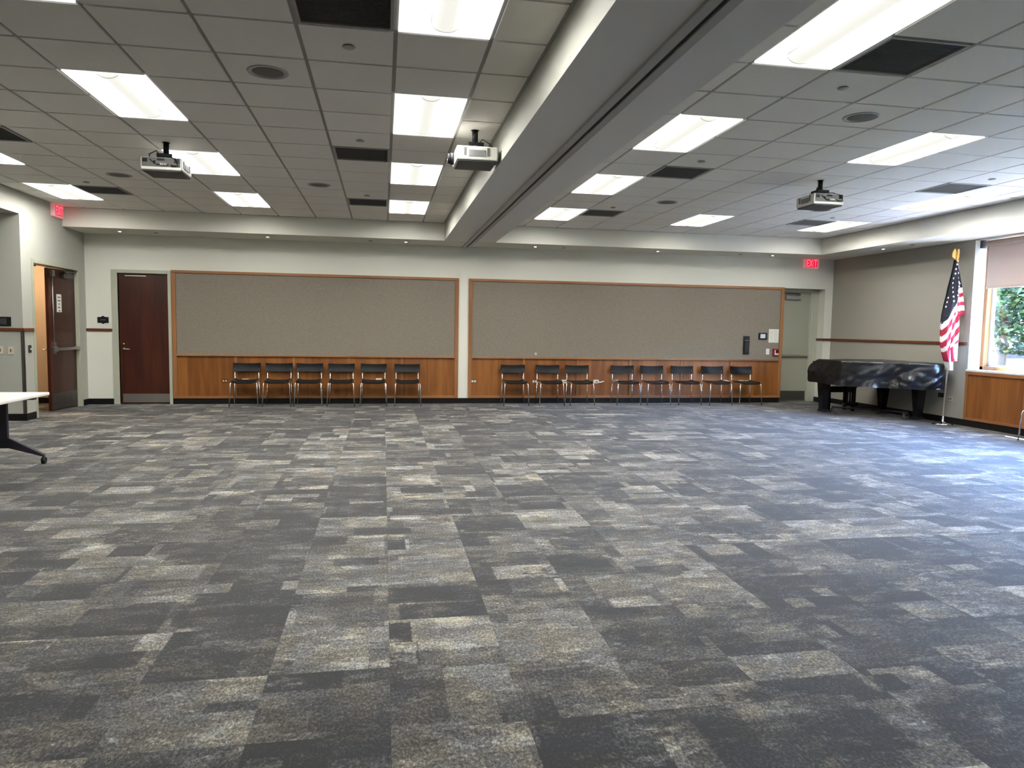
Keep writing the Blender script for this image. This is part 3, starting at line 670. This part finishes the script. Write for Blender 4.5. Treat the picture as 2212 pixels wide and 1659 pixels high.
# ---------------------------------------------------------------- stacking chairs
def make_chair():
    t = thing('stacking_chair', 'x', 'chair', (0, 0, 0), 0, 'black stacking chairs with chrome legs')
    s_ = MB(); s_.smooth = True; nx, ny = 12, 10; th = .014
    def P(a, b_):
        x = -.205+.41*a; y = -.215+.40*b_; e = abs(2*a-1)
        z = .448+.026*max(0, (e-.55)/.45)**2 + .012*max(0, (b_-.75)/.25)**2 - .02*max(0, (.12-b_)/.12)**2
        return Vector((x, y, z))
    for dz in (0, -th):
        for i in range(nx):
            for j in range(ny):
                q = [P(i/nx, j/ny), P((i+1)/nx, j/ny), P((i+1)/nx, (j+1)/ny), P(i/nx, (j+1)/ny)]
                s_.quad(*[(p.x, p.y, p.z+dz) for p in q])
    rim = [(i/nx, 0) for i in range(nx)]+[(1, j/ny) for j in range(ny)]+[(1-i/nx, 1) for i in range(nx)]+[(0, 1-j/ny) for j in range(ny)]
    for a, b_ in zip(rim, rim[1:]+rim[:1]):
        p, q = P(*a), P(*b_); s_.quad(p, q, (q.x, q.y, q.z-th), (p.x, p.y, p.z-th))
    s_.build('seat', 'seat_black', t)
    k = MB(); k.smooth = True; nx, nz = 16, 6
    def Q(a, b_, off):
        x = -.24+.48*a; e = 2*a-1; z0 = .615; z1 = .765-.014*(1-e*e)
        y = .235-.045*e*e + .03*(b_-.3)+off + .008*math.sin(b_*PI)
        return (x*(1-.02*abs(b_-.5)), y, z0+(z1-z0)*b_ - .008*(1-e*e)*(1-b_))
    for off in (0, .013):
        for i in range(nx):
            for j in range(nz): k.quad(Q(i/nx, j/nz, off), Q((i+1)/nx, j/nz, off), Q((i+1)/nx, (j+1)/nz, off), Q(i/nx, (j+1)/nz, off))
    rim = [(i/nx, 0) for i in range(nx)]+[(1, j/nz) for j in range(nz)]+[(1-i/nx, 1) for i in range(nx)]+[(0, 1-j/nz) for j in range(nz)]
    for a, b_ in zip(rim, rim[1:]+rim[:1]): k.quad(Q(*a, 0), Q(*b_, 0), Q(*b_, .013), Q(*a, .013))
    k.build('backrest', 'seat_black', t)
    for sx in (-1, 1):
        MB().tube([(sx*.242, -.235, .004), (sx*.226, -.222, .30), (sx*.222, -.215, .405), (sx*.214, -.20, .432), (sx*.20, -.16, .436), (sx*.198, .15, .436)], .0095, 10).build('leg', 'chrome', t)
        MB().tube([(sx*.226, .222, .004), (sx*.205, .185, .436)], .0085, 10).build('leg', 'chrome', t)
        MB().tube([(sx*.205, .18, .436), (sx*.206, .195, .48), (sx*.208, .212, .66)], .0085, 10).build('back_post', 'chrome', t)
    MB().tube([(-.198, .0, .430), (.198, .0, .430)], .008, 8).build('cross_bar', 'chrome', t)
    return t
CH = [(-2.432, 2, 'first black chair from the closed brown door'), (-1.872, 1, 'second black chair from the closed brown door'), (-1.330, 1, 'third black chair from the closed brown door'), (-.758, 1, 'fourth black chair from the closed brown door'),
      (-.175, 0, 'fifth black chair from the closed brown door'), (.443, 0, 'sixth and last black chair before the white wall strip'),
      (2.472, 0, 'first black chair past the white wall strip'), (3.161, 0, 'second black chair past the white wall strip'), (3.759, 0, 'third black chair past the white wall strip, before the gap'), (4.693, 0, 'fourth black chair past the white wall strip, after the gap'),
      (5.310, -.5, 'fifth black chair past the white wall strip'), (5.954, 0, 'sixth black chair past the white wall strip'), (6.607, 0, 'seventh black chair past the white wall strip'), (7.244, 0, 'last black chair before the exit door, under the black wall phone')]
chr0 = None
for x, rz, lab in CH:
    if chr0 is None: chr0 = make_chair(); chr0.location = (x, 13.43, 0); chr0.rotation_euler.z = math.radians(rz); chr0['label'] = lab
    else: dup(chr0, (x, 13.43, 0), math.radians(rz), lab)
dup(chr0, (9.02, 8.315, 0), -PI/2, 'black chair cut by the picture edge under the window near the flag')

# ---------------------------------------------------------------- training table
tb = thing('training_table', 'white topped folding table with dark T legs on casters', 'table', (-3.787, 7.25, 0))
B(-.382, .382, -.88, .87, .695, .725).build('tabletop', 'laminate', tb, .006)
for yy in (-.70, .74):
    lg = MB(); lg.box(-.042, .042, yy-.022, yy+.022, .17, .66)
    lg.prism([(-.05, .27), (.05, .27), (.36, .105), (.372, .09), (.36, .075), (.05, .165), (-.05, .165), (-.36, .075), (-.372, .09), (-.36, .105)], yy-.025, yy+.025, lambda x, y, z: (x, z, y))
    lo = lg.build('leg', 'table_leg', tb, .008)
    for sx in (-1, 1):
        cs = MB(); cs.tube([(sx*.362-.016, yy, .034), (sx*.362+.016, yy, .034)], .034, 18); cs.tube([(sx*.362, yy, .03), (sx*.362, yy, .085)], .012, 8); cs.build('caster', 'black_plastic', lo)
mb = MB(); mb.box(-.30, .30, -.73, -.67, .66, .695); mb.box(-.30, .30, .71, .77, .66, .695); mb.box(-.02, .02, -.7, .74, .655, .69); mb.build('support_frame', 'table_leg', tb)

# ---------------------------------------------------------------- grand piano, cover, dolly, bench
PO = [(7.83, 12.17), (7.83, 11.55), (7.86, 11.28), (7.98, 11.06), (8.17, 10.93), (8.36, 10.82), (8.50, 10.68), (8.60, 10.53), (8.74, 10.43), (8.92, 10.33), (9.08, 10.34), (9.18, 10.44), (9.20, 10.62), (9.20, 12.17)]
PLEGS = ((7.93, 11.83), (9.10, 11.77), (8.95, 10.69))
def inset(poly, d):
    cx = sum(p[0] for p in poly)/len(poly); cy_ = sum(p[1] for p in poly)/len(poly)
    return [(x+(cx-x)*d, y+(cy_-y)*d) for x, y in poly]
pi_ = thing('grand_piano', 'black baby grand piano under a cover beside the tan wall', 'piano', (8.53, 11.3, 0))
def PP(mb, name, m, bevel=0, par=None):
    o = mb.build(name, m, par or pi_, bevel)
    if par is None: o.location = (-8.53, -11.3, 0)
    return o
PP(MB().prism(inset(PO, .05), .64, .95), 'case', 'piano_black')
PP(B(7.92, 9.12, 12.0, 12.16, .62, .74), 'key_bed', 'piano_black')
for x, y in PLEGS:
    lg = MB(); rr = [(.050, .105), (.052, .14), (.075, .45), (.080, .56), (.095, .60), (.095, .66)]
    for (ra, za), (rb, zb) in zip(rr[:-1], rr[1:]):
        for q in range(4):
            c4 = [(-1, -1), (1, -1), (1, 1), (-1, 1)]; a, b_ = c4[q], c4[(q+1) % 4]
            lg.quad((x+a[0]*ra, y+a[1]*ra, za), (x+b_[0]*ra, y+b_[1]*ra, za), (x+b_[0]*rb, y+b_[1]*rb, zb), (x+a[0]*rb, y+a[1]*rb, zb))
    lg.box(x-.05, x+.05, y-.05, y+.05, .075, .105)
    PP(lg, 'leg', 'piano_black')
ly = MB(); 
for x in (-.075, -.025, .03, .075): ly.box(8.53+x-.012, 8.53+x+.012, 11.86, 11.89, .18, .66)
ly.box(8.41, 8.65, 11.84, 11.92, .13, .20); PP(ly, 'lyre', 'piano_black', .004)
for x in (-.06, 0, .06): PP(B(8.53+x-.012, 8.53+x+.012, 11.92, 12.02, .14, .155), 'pedal', 'brass', .003)
def cover():
    m = MB(); m.smooth = True
    # resample outline
    P_ = [Vector(p) for p in PO]+[Vector(PO[0])]; seg = []
    N_ = 220; tot = sum((b_-a).length for a, b_ in zip(P_[:-1], P_[1:])); acc = 0; pts = []
    for a, b_ in zip(P_[:-1], P_[1:]):
        L_ = (b_-a).length; n = max(2, int(N_*L_/tot))
        for k in range(n): pts.append(a+(b_-a)*k/n)
    for _ in range(2): pts = [(pts[i-1]+pts[i]*2+pts[(i+1) % len(pts)])/4 for i in range(len(pts))]
    n = len(pts); cx, cy_ = 8.6, 11.4
    rings = []
    tops = [(.0, 1.0), (.3, 1.0), (.6, 1.0), (.85, 1.0), (.97, .998)]
    for fr, z in tops:
        rings.append([(cx+(p.x-cx)*fr, cy_+(min(p.y, 11.90)-cy_)*fr, z+.006*noise.noise(Vector((p.x*3*fr, p.y*3*fr, 1))) - (.012 if fr < .95 and fr > .2 else 0)) for p in pts])
    nv = 16
    for k in range(nv+1):
        b_ = k/nv; row = []
        for i, p in enumerate(pts):
            tn = (pts[(i+1) % n]-pts[i-1]).normalized(); nrm = Vector((tn.y, -tn.x))
            if nrm.dot(p-Vector((cx, cy_))) < 0: nrm = -nrm
            z = .99-.43*b_
            k2 = min(1, b_/.42); py = min(p.y, 11.90)+(p.y-min(p.y, 11.90))*math.sin(k2*PI/2)   # keyboard end leans out to a nose
            nose = .03*(1-abs(2*b_-1)) if p.y > 11.9 else 0
            tail = .55+1.4*max(0, min(1, (11.1-p.y)/.5))
            wr = tail*(noise.noise(Vector((p.x*5+b_*1.2, p.y*5-b_*1.6, b_*1.5)))*.030 + abs(noise.noise(Vector((p.x*7+b_*2.5, p.y*7, b_*3+4))))*.050)
            d = nose + (wr*(.25+.75*b_)) + .012*b_
            zz = z + (.025*noise.noise(Vector((p.x*4, p.y*4, 7))) if k == nv else 0)
            row.append((min(XR-.02, p.x+nrm.x*d), py+nrm.y*d, zz))
        rings.append(row)
    base = len(m.v)
    for r in rings: m.v += r
    for a in range(len(rings)-1):
        for i in range(n):
            m.f.append((base+a*n+i, base+a*n+(i+1) % n, base+(a+1)*n+(i+1) % n, base+(a+1)*n+i)); m.m.append(0); m.sm.append(True)
    return m.build('piano_cover', 'cover_vinyl', fix=True)
tag(cover(), 'wrinkled black vinyl cover draped over the grand piano', 'cover')
do = thing('piano_dolly', 'black metal dolly with casters under the covered piano', 'dolly', (8.53, 11.3, 0))
for x, y in PLEGS:
    dx, dy = x-8.53, y-11.3; L_ = math.hypot(dx, dy); ux, uy = dx/L_, dy/L_
    a = MB(); a.tube([(0, 0, .13), (ux*(L_-.16), uy*(L_-.16), .13), (ux*(L_-.13), uy*(L_-.13), .05), (dx, dy, .045)], .018, 8)
    a.box(dx-.065, dx+.065, dy-.065, dy+.065, .040, .074)
    ar = a.build('arm', 'black_plastic', do)
    wx, wy = ux*(L_-.21)-uy*.02, uy*(L_-.21)+ux*.02
    w_ = MB(); w_.tube([(wx-.015, wy, .045), (wx+.015, wy, .045)], .045, 18); w_.build('wheel', 'dark_grey', ar)
    f_ = MB(); f_.box(wx-.022, wx-.017, wy-.015, wy+.015, .04, .10); f_.box(wx+.017, wx+.022, wy-.015, wy+.015, .04, .10); f_.box(wx-.025, wx+.025, wy-.03, wy+.03, .098, .106); f_.build('caster_fork', 'steel', ar)
bn = thing('piano_bench', 'black piano bench tucked under the covered piano', 'bench', (8.53, 12.30, 0))
B(-.30, .30, -.17, .17, .44, .475).build('seat', 'piano_black', bn, .008)
B(-.27, .27, -.15, .15, .36, .44).build('apron', 'piano_black', bn)
for sx in (-1, 1):
    for sy in (-1, 1): B(sx*.28, sx*.23, sy*.15, sy*.10, 0, .40).build('leg', 'piano_black', bn, .004)

# ---------------------------------------------------------------- flag on its stand
fl = thing('flag_stand', 'American flag hanging from a pole on a round chromed floor stand', 'flag', (9.07, 10.27, 0))
TLX = .031                                             # the pole leans slightly towards the window
st_ = MB(); st_.lathe([(0, 0), (.155, 0), (.158, .012), (.12, .022), (.045, .03), (.035, .045), (.022, .05), (.02, .14), (.0, .14)], n=32); st_.build('base', 'chrome', fl)
MB().tube([(0, 0, .05), (TLX*2.72, 0, 2.72)], .0125, 12).build('pole', 'pole_metal', fl)
cz = 2.70
eg = MB(); cxe = TLX*cz
eg.tube([(cxe, 0, cz-.03), (cxe, 0, cz+.01)], [.02, .03], 14); eg.tube([(cxe-.01, 0, cz+.0), (cxe, 0, cz+.05), (cxe+.005, -.005, cz+.11), (cxe-.005, -.02, cz+.145), (cxe-.012, -.04, cz+.15)], [.02, .034, .030, .020, .006], 12)
for sx in (-1, 1):
    eg.lathe([(0, -.05), (.02, -.045), (.03, -.025), (.02, -.005), (0, 0)], c=(cxe, 0, cz), n=14) if sx < 0 else None
    eg.prism([(.004, .03), (.02, .005), (.034, -.004), (.038, .008), (.048, .006), (.051, .022), (.060, .026), (.061, .075), (.056, .115), (.046, .145), (.030, .168), (.020, .125)], -.010, .012, lambda x, y, z, s_=sx: (cxe+s_*(x+.004), z+.5*x, cz+y))
eg.build('eagle_finial', 'gold', fl, .003)
SIL = [(562, 2060, 2066), (580, 2057.5, 2069), (600, 2054, 2071), (620, 2050, 2073), (640, 2046, 2074.5), (660, 2041, 2076), (679, 2037, 2077.5), (682, 2036.5, 2064), (700, 2034, 2064.5), (720, 2033, 2064), (740, 2032, 2062.5), (755, 2033, 2061.5), (770, 2036, 2060.5), (779, 2038, 2060), (780, 2041, 2050), (799, 2044, 2050)]
def sil(py):
    for (a, l0, r0), (b_, l1, r1) in zip(SIL[:-1], SIL[1:]):
        if a <= py <= b_:
            k = (py-a)/(b_-a); return l0+(l1-l0)*k, r0+(r1-r0)*k
    return SIL[-1][1:]
def flag_colour(px, py):
    if py > 780: return 1
    if px > 2066 and py < 592 and px > 2065.5+(py-563)*.17: return 1
    if px > 2063.8 and py > 600:
        q = py+.22*(px-2064)
        for b_, c_ in ((622.5, 2), (634, 1), (642, 0), (652.5, 1), (660, 0), (671.5, 1)):
            if q < b_: return c_
        return 0
    v = py-2.0*(2063.5-px)-641
    if py < 736:
        if v < 0: return 2
        return 1 if (v % 24.5) < 11.5 else 0
    lim = 736+(2062-px)*1.1
    if py < lim: return 1 if (v % 24.5) < 11.5 else 0
    if px > 2053+(py-740)*.05: return 1
    if px > 2048: return 0
    if px > 2042+(py-760)*.03: return 1
    return 0
def flag_xyz(px, py, side):
    l, r = sil(py); u = (px-l)/max(.1, r-l); wdt = (r-l)/131
    x = min(.226, .00862*(px-2034)-.000544*(914-py)); z = .024+.00755*(914-py)
    fold = .030*math.sin(u*9+py*.012)*min(1, (py-560)/60)+.012*math.sin(u*23+py*.02)*min(1, (py-560)/60)
    bulge = .045*math.sqrt(max(0, 1-(2*u-1)**2))*min(1, (py-555)/90)
    return (x, (-bulge-.012 if side == 0 else bulge*.6+.012)+fold, z)
m_ = MB(); m_.smooth = True; NU, NVr = 44, 150
rows = [562+(799-562)*k/NVr for k in range(NVr+1)]
for side in (0, 1):
    for k in range(NVr):
        for i in range(NU):
            q = []
            for (kk, ii) in ((k, i), (k, i+1), (k+1, i+1), (k+1, i)):
                py = rows[kk]; l, r = sil(py); q.append((l+(r-l)*ii/NU, py))
            cxp = sum(a[0] for a in q)/4; cyp = sum(a[1] for a in q)/4
            m_.mi = flag_colour(cxp, cyp)
            p4 = [flag_xyz(a, b_, side) for a, b_ in q]; m_.quad(*(p4 if side == 0 else p4[::-1]))
m_.mi = 1; m_.smooth = False
for sx_, sy_ in ((440, 430), (415, 535), (400, 635), (472, 620), (378, 740), (465, 725), (360, 845), (445, 820), (505, 850), (347, 945), (430, 920), (335, 1045), (410, 1020), (325, 1145), (395, 1115), (320, 1245), (248, 1170), (235, 1268), (228, 1370)):
    px, py = 2020+sx_*.0964, 530+sy_*.0964; l, r = sil(py); px = min(max(px, l+1.5), r-1.5)
    c3 = Vector(flag_xyz(px, py, 0)); pts = []
    for k in range(10):
        a = PI/2+k*PI/5; rr = .022 if k % 2 == 0 else .010; pts.append((c3.x+rr*math.cos(a), c3.y-.012, c3.z+rr*math.sin(a)))
    m_.quad(*pts)
m_.build('flag_cloth', ['flag_red', 'flag_white', 'flag_navy'], fl, fix=False)

# ---------------------------------------------------------------- wall devices
def plate(name, label, cat, x, z, w_, h_, m, slots=(), sm='dark_grey', group=None, Y=D, dep=.008):
    t = thing(name, label, cat, (x, Y, z), 0, group)
    B(-w_/2, w_/2, -dep, 0, -h_/2, h_/2).build('plate', m, t, .002)
    if slots:
        s_ = MB()
        for a, b_, c_, d_ in slots: s_.box(a-c_/2, a+c_/2, -dep-.002, -dep+.001, b_-d_/2, b_+d_/2)
        s_.build('socket' if 'outlet' in name or 'plate' in name else 'toggle', sm, t)
    return t
YW = D-.016
duplex = ((-.022, 0, .022, .026), (.022, 0, .022, .026))
plate('power_outlet', 'copper brown power outlet under the narrower tackboard before the first chair', 'outlet', -2.845, .425, .115, .072, 'rail_dark', duplex, 'ivory', 'wainscot outlets', YW)
plate('data_plate', 'ivory data plate behind the first chair from the brown door', 'outlet', -2.483, .430, .115, .072, 'ivory', ((0, -.005, .035, .014),), 'dark_grey', 'wainscot outlets', YW)
plate('data_plate', 'ivory data plate behind the fifth chair from the brown door', 'outlet', -.082, .450, .112, .068, 'ivory', ((0, -.005, .035, .014),), 'dark_grey', 'wainscot outlets', YW)
plate('power_outlet', 'copper brown power outlet behind the fifth chair beside the ivory plate', 'outlet', -.29, .430, .10, .06, 'rail_dark', duplex, 'ivory', 'wainscot outlets', YW)
plate('power_outlet', 'outlet with two white sockets next to the white wall strip', 'outlet', 1.725, .430, .10, .06, 'rail_dark', ((-.024, 0, .034, .04), (.024, 0, .034, .04)), 'white_plastic', 'wainscot outlets', YW)
plate('power_outlet', 'outlet with two white sockets before the second chair past the wall strip', 'outlet', 2.93, .430, .10, .06, 'rail_dark', ((-.024, 0, .034, .04), (.024, 0, .034, .04)), 'white_plastic', 'wainscot outlets', YW)
plate('data_plate', 'ivory data plate between the second and third chair past the wall strip', 'outlet', 3.53, .430, .105, .072, 'ivory', ((.015, 0, .05, .014),), 'dark_grey', 'wainscot outlets', YW)
dp = plate('data_plate', 'ivory data plate with a white adapter in the wide gap between chairs', 'outlet', 4.185, .432, .11, .074, 'ivory', ((.01, -.005, .05, .02),), 'dark_grey', 'wainscot outlets', YW)
MB().tube([(.02, -.02, -.012), (.08, -.03, -.014), (.13, -.03, .0), (.16, -.028, .004)], [.012, .013, .012, .006], 10).build('adapter', 'white_plastic', dp)
plate('data_plate', 'white data plate behind the fourth chair past the wall strip', 'outlet', 4.59, .440, .112, .05, 'white_plastic', ((0, 0, .06, .004),), 'light_grey', 'wainscot outlets', YW)
dp = plate('power_outlet', 'pale outlet with an adapter behind the seventh chair past the wall strip', 'outlet', 6.95, .440, .11, .06, 'ivory', duplex, 'dark_grey', 'wainscot outlets', YW)
MB().box(-.03, .07, -.05, -.008, -.02, .015).build('adapter', 'white_plastic', dp, .006)
plate('data_plate', 'ivory data plate behind the last chair before the exit, nearer the wall strip', 'outlet', 7.31, .436, .105, .06, 'ivory', ((0, -.005, .035, .014),), 'dark_grey', 'wainscot outlets', YW)
plate('data_plate', 'ivory data plate behind the last chair before the exit, nearer the exit door', 'outlet', 7.435, .436, .095, .06, 'ivory', ((0, -.005, .035, .014),), 'dark_grey', 'wainscot outlets', YW)
YF = D-.018
ph = thing('wall_phone', 'tall narrow black wall phone on the grey tackboard', 'phone', (7.382, YF, 1.195))
B(-.065, .065, -.035, 0, -.188, .188).build('body', 'black_plastic', ph, .008)
B(-.045, .045, -.050, -.034, -.17, .07).build('handset', 'black_gloss', ph, .008)
B(-.04, .04, -.038, -.034, .088, .105).build('display_strip', 'speaker_grey', ph)
tp = thing('touch_panel', 'black framed control touchscreen beside the posted sheet on the tackboard', 'touch panel', (7.745, YF, 1.385))
B(-.094, .094, -.02, 0, -.07, .07).build('bezel', 'black_plastic', tp, .006)
B(-.055, .055, -.0215, -.019, -.042, .045).build('screen', 'screen_lit', tp)
pp_ = MB(); pp_.box(-.112, .112, -.003, 0, -.14, .14); pp_.mi = 1
for k in range(16):
    for a, b_ in ((-.085, -.012), (.012, .085)): pp_.box(a, b_-.01*((k*7) % 3), -.0035, -.003, .108-k*.0145, .111-k*.0145)
o = pp_.build('posted_sheet', ['paper', 'light_grey'], None, loc=(7.998, YF, 1.395)); tag(o, 'printed white sheet pinned on the tackboard next to the exit door', 'paper sheet')
sw = plate('light_switch', 'single ivory light switch low on the tackboard by the fire alarm', 'light switch', 7.875, 1.067, .075, .122, 'white_plastic', ((.002, 0, .012, .05),), 'ivory', None, YF)
fa = thing('fire_alarm_pull', 'dark red fire alarm pull station by the exit door', 'fire alarm', (8.043, YF, 1.052))
B(-.06, .06, -.045, 0, -.075, .078).build('body', 'red_plastic', fa, .008)
MB().box(-.012, .05, -.056, -.044, -.05, -.022).box(-.03, -.012, -.05, -.044, -.05, .05).build('handle', 'white_plastic', fa, .003)
B(-.0, .048, -.048, -.044, -.005, .045).build('recess', 'black_plastic', fa)
tag(B(-.02, .02, -.002, 0, -.022, .022).build('sticky_note', 'light_grey', None, loc=(2.944, YF, .975)), 'small pale tag low on the wider tackboard', 'note')
# plaque by the wooden door
sg = thing('door_plaque', 'small black plaque with pointed top on the wall between the brown doors', 'sign', (-4.868, D, 1.497))
pl_ = MB(); pl_.box(-.09, .09, -.012, 0, -.05, .05)
for s_ in (-1, 1): pl_.prism([(-.045, s_*.05), (-.02, s_*.058), (0, s_*.075), (.02, s_*.058), (.045, s_*.05)], -.010, 0, lambda x, y, z: (x, z, y))
pl_.build('plate', 'black_plastic', sg)
B(-.045, .045, -.0135, -.0115, -.006, .006).build('engraved_line', 'speaker_grey', sg)
# alcove devices
YA = YN
tp = thing('touch_panel', 'black control panel with dark screen on the alcove end wall', 'touch panel', (-5.40, YA, 1.445))
B(-.107, .107, -.02, 0, -.067, .067).build('bezel', 'black_plastic', tp, .006)
B(-.05, .055, -.0215, -.019, -.04, .045).build('screen', 'screen_dark', tp)
plate('light_switch', 'ivory light switch on the alcove end wall nearer the corner guard', 'light switch', -5.312, 1.025, .075, .115, 'ivory', ((0, 0, .012, .045),), 'rail_dark', None, YA)
plate('light_switch', 'ivory light switch on the alcove end wall further from the corner guard', 'light switch', -5.448, 1.03, .075, .115, 'ivory', ((0, 0, .012, .045),), 'rail_dark', None, YA)
cd = thing('door_release', 'small dark metal plate beside the open double door', 'wall plate', (XL, 11.665, 1.045))
B(0, .01, -.045, .045, -.055, .055).build('plate', 'dark_steel', cd, .002)
B(.01, .018, -.0, .04, -.012, .008).build('button', 'white_plastic', cd)
# outlets on the tan wall near the flag
for nm, lab, yy, z, m in (('power_outlet', 'black power outlet on the tan wall beside the flag stand', 10.62, .452, 'black_plastic'), ('power_outlet', 'grey power outlet on the tan wall nearer the window than the black one', 10.42, .408, 'light_grey')):
    t = thing(nm, lab, 'outlet', (XR, yy, z)); B(-.008, 0, -.058, .058, -.036, .036).build('plate', m, t, .002)
    s_ = MB(); s_.box(-.010, -.007, -.035, -.012, -.013, .013); s_.box(-.010, -.007, .012, .035, -.013, .013); s_.build('socket', 'dark_grey', t)

# ---------------------------------------------------------------- outside the window
struct(B(XR+3.2, 60, -30, 60, -.35, -.25).build('lawn', 'grass'), 'sunlit lawn outside the windows', 'ground')
struct(B(XR+.47, XR+3.2, -30, 60, -.35, -.25).build('bounce_strip', 'bounce_paving'), 'added unseen pale strip outside the window wall bouncing sunlight indoors', 'ground')  # unseen ground strip added for neutral sunlight bounce on the ceiling
def leaves(mb, c, r, n, size, squash=1.0):
    for _ in range(n):
        while True:
            p = Vector((random.uniform(-1, 1), random.uniform(-1, 1), random.uniform(-1, 1)))
            if .25 < p.length < 1: break
        p = Vector((c[0]+p.x*r, c[1]+p.y*r, c[2]+p.z*r*squash))
        a = Vector((random.gauss(0, 1), random.gauss(0, 1), random.gauss(0, .5))).normalized(); b_ = a.cross(Vector((random.gauss(0, 1), random.gauss(0, 1), random.gauss(0, 1)))).normalized()
        s_ = size*random.uniform(.6, 1.3); mb.mi = random.choice((0, 0, 1, 1, 2))
        mb.quad(p-a*s_, p+b_*s_*.4, p+a*s_, p-b_*s_*.4)
def tree(name, label, x, y, clumps, trunk_h, cat='tree', size=.16):
    t = thing(name, label, cat, (x, y, -.25))
    tk = MB(); tk.tube([(0, 0, 0), (.05, .02, trunk_h*.6), (.0, .05, trunk_h)], [.16, .12, .08], 10)
    for a in range(4): tk.tube([(0, .03, trunk_h*(.5+.1*a)), (math.cos(a*1.7)*.9, math.sin(a*1.7)*.9, trunk_h*(.75+.12*a))], [.06, .02], 6)
    tk.build('trunk', 'bark', t)
    lf = MB()
    for c_, r, n in clumps: leaves(lf, c_, r, n, size, .8)
    lf.build('foliage', ['leaf_a', 'leaf_b', 'leaf_c'], t, fix=False)
    return t
tree('leafy_tree', 'broad leafy green tree outside the window nearest the flag', 17.0, 17.3, [((0, 0, 3.6), 2.2, 4200), ((-1.2, 1.2, 3.0), 1.4, 2400), ((1.4, -1.6, 3.0), 1.5, 2400), ((.3, -.3, 2.2), 1.3, 1900)], 3.0, size=.115)
tree('leafy_tree', 'further green tree behind the broad one outside the window', 22.5, 23.5, [((0, 0, 4.2), 3.0, 2600), ((-2.6, 2.2, 3.6), 2.2, 1500), ((2.8, -2.4, 3.4), 2.2, 1500)], 3.4, size=.2)
tree('leafy_tree', 'green tree outside beyond the window frame side away from the flag', 31.0, 17.0, [((0, 0, 4.0), 2.6, 2200), ((-1.0, 1.6, 3.0), 1.6, 1000), ((.5, -.5, 6.0), 1.8, 900)], 3.4, size=.18)
for n_, (x, y, r) in enumerate(((13.6, 14.6, .55), (14.8, 14.6, .6), (13.0, 13.0, .45))):
    t = thing('garden_shrub', ['low round green shrub outside the window near the brick edge', 'low round green shrub in front of the parked car', 'smallest low green shrub nearest the glass'][n_], 'shrub', (x, y, -.25), 0, 'low shrubs outside the window')
    lf = MB(); leaves(lf, (0, 0, r*.7), r, 700, .09, .8); lf.build('foliage', ['leaf_a', 'leaf_c', 'leaf_a'], t, fix=False)
    MB().tube([(0, 0, 0), (0, 0, r*.8)], .03, 6).build('stem', 'bark', t)
tl = MB()  # added unseen trees that keep skylight off the far floor
for yy in range(-14, 13, 2): leaves(tl, (18.5, yy, 2.3), 1.9, 420, .45, 1.25)
tag(tl.build('unseen_tree_screen', ['leaf_b', 'leaf_a', 'leaf_b'], fix=False), 'unseen line of green trees added outside to screen off skylight', 'trees', None, 'stuff')
car = thing('parked_car', 'white car parked beyond the trees outside the window', 'car', (22.2, 21.4, -.25), math.radians(140))
cb_ = MB(); cb_.prism([(-2.2, .3), (2.2, .3), (2.25, .65), (1.9, .85), (.9, .95), (-1.9, 1.0), (-2.2, .85)], -.85, .85, lambda x, y, z: (x, z, y)); cb_.build('body', 'car_white', car, .05)
cb_ = MB(); cb_.prism([(-1.7, .95), (.95, .93), (.35, 1.42), (-1.2, 1.45)], -.72, .72, lambda x, y, z: (x, z, y)); cb_.build('cabin', 'car_glass', car, .04)
B(-1.15, .3, -.68, .68, 1.43, 1.48).build('roof', 'car_white', car, .02)
for x in (-1.35, 1.35):
    for yy in (-.82, .82): MB().tube([(x, yy-.09, .31), (x, yy+.09, .31)], .31, 20).build('wheel', 'tyre', car)
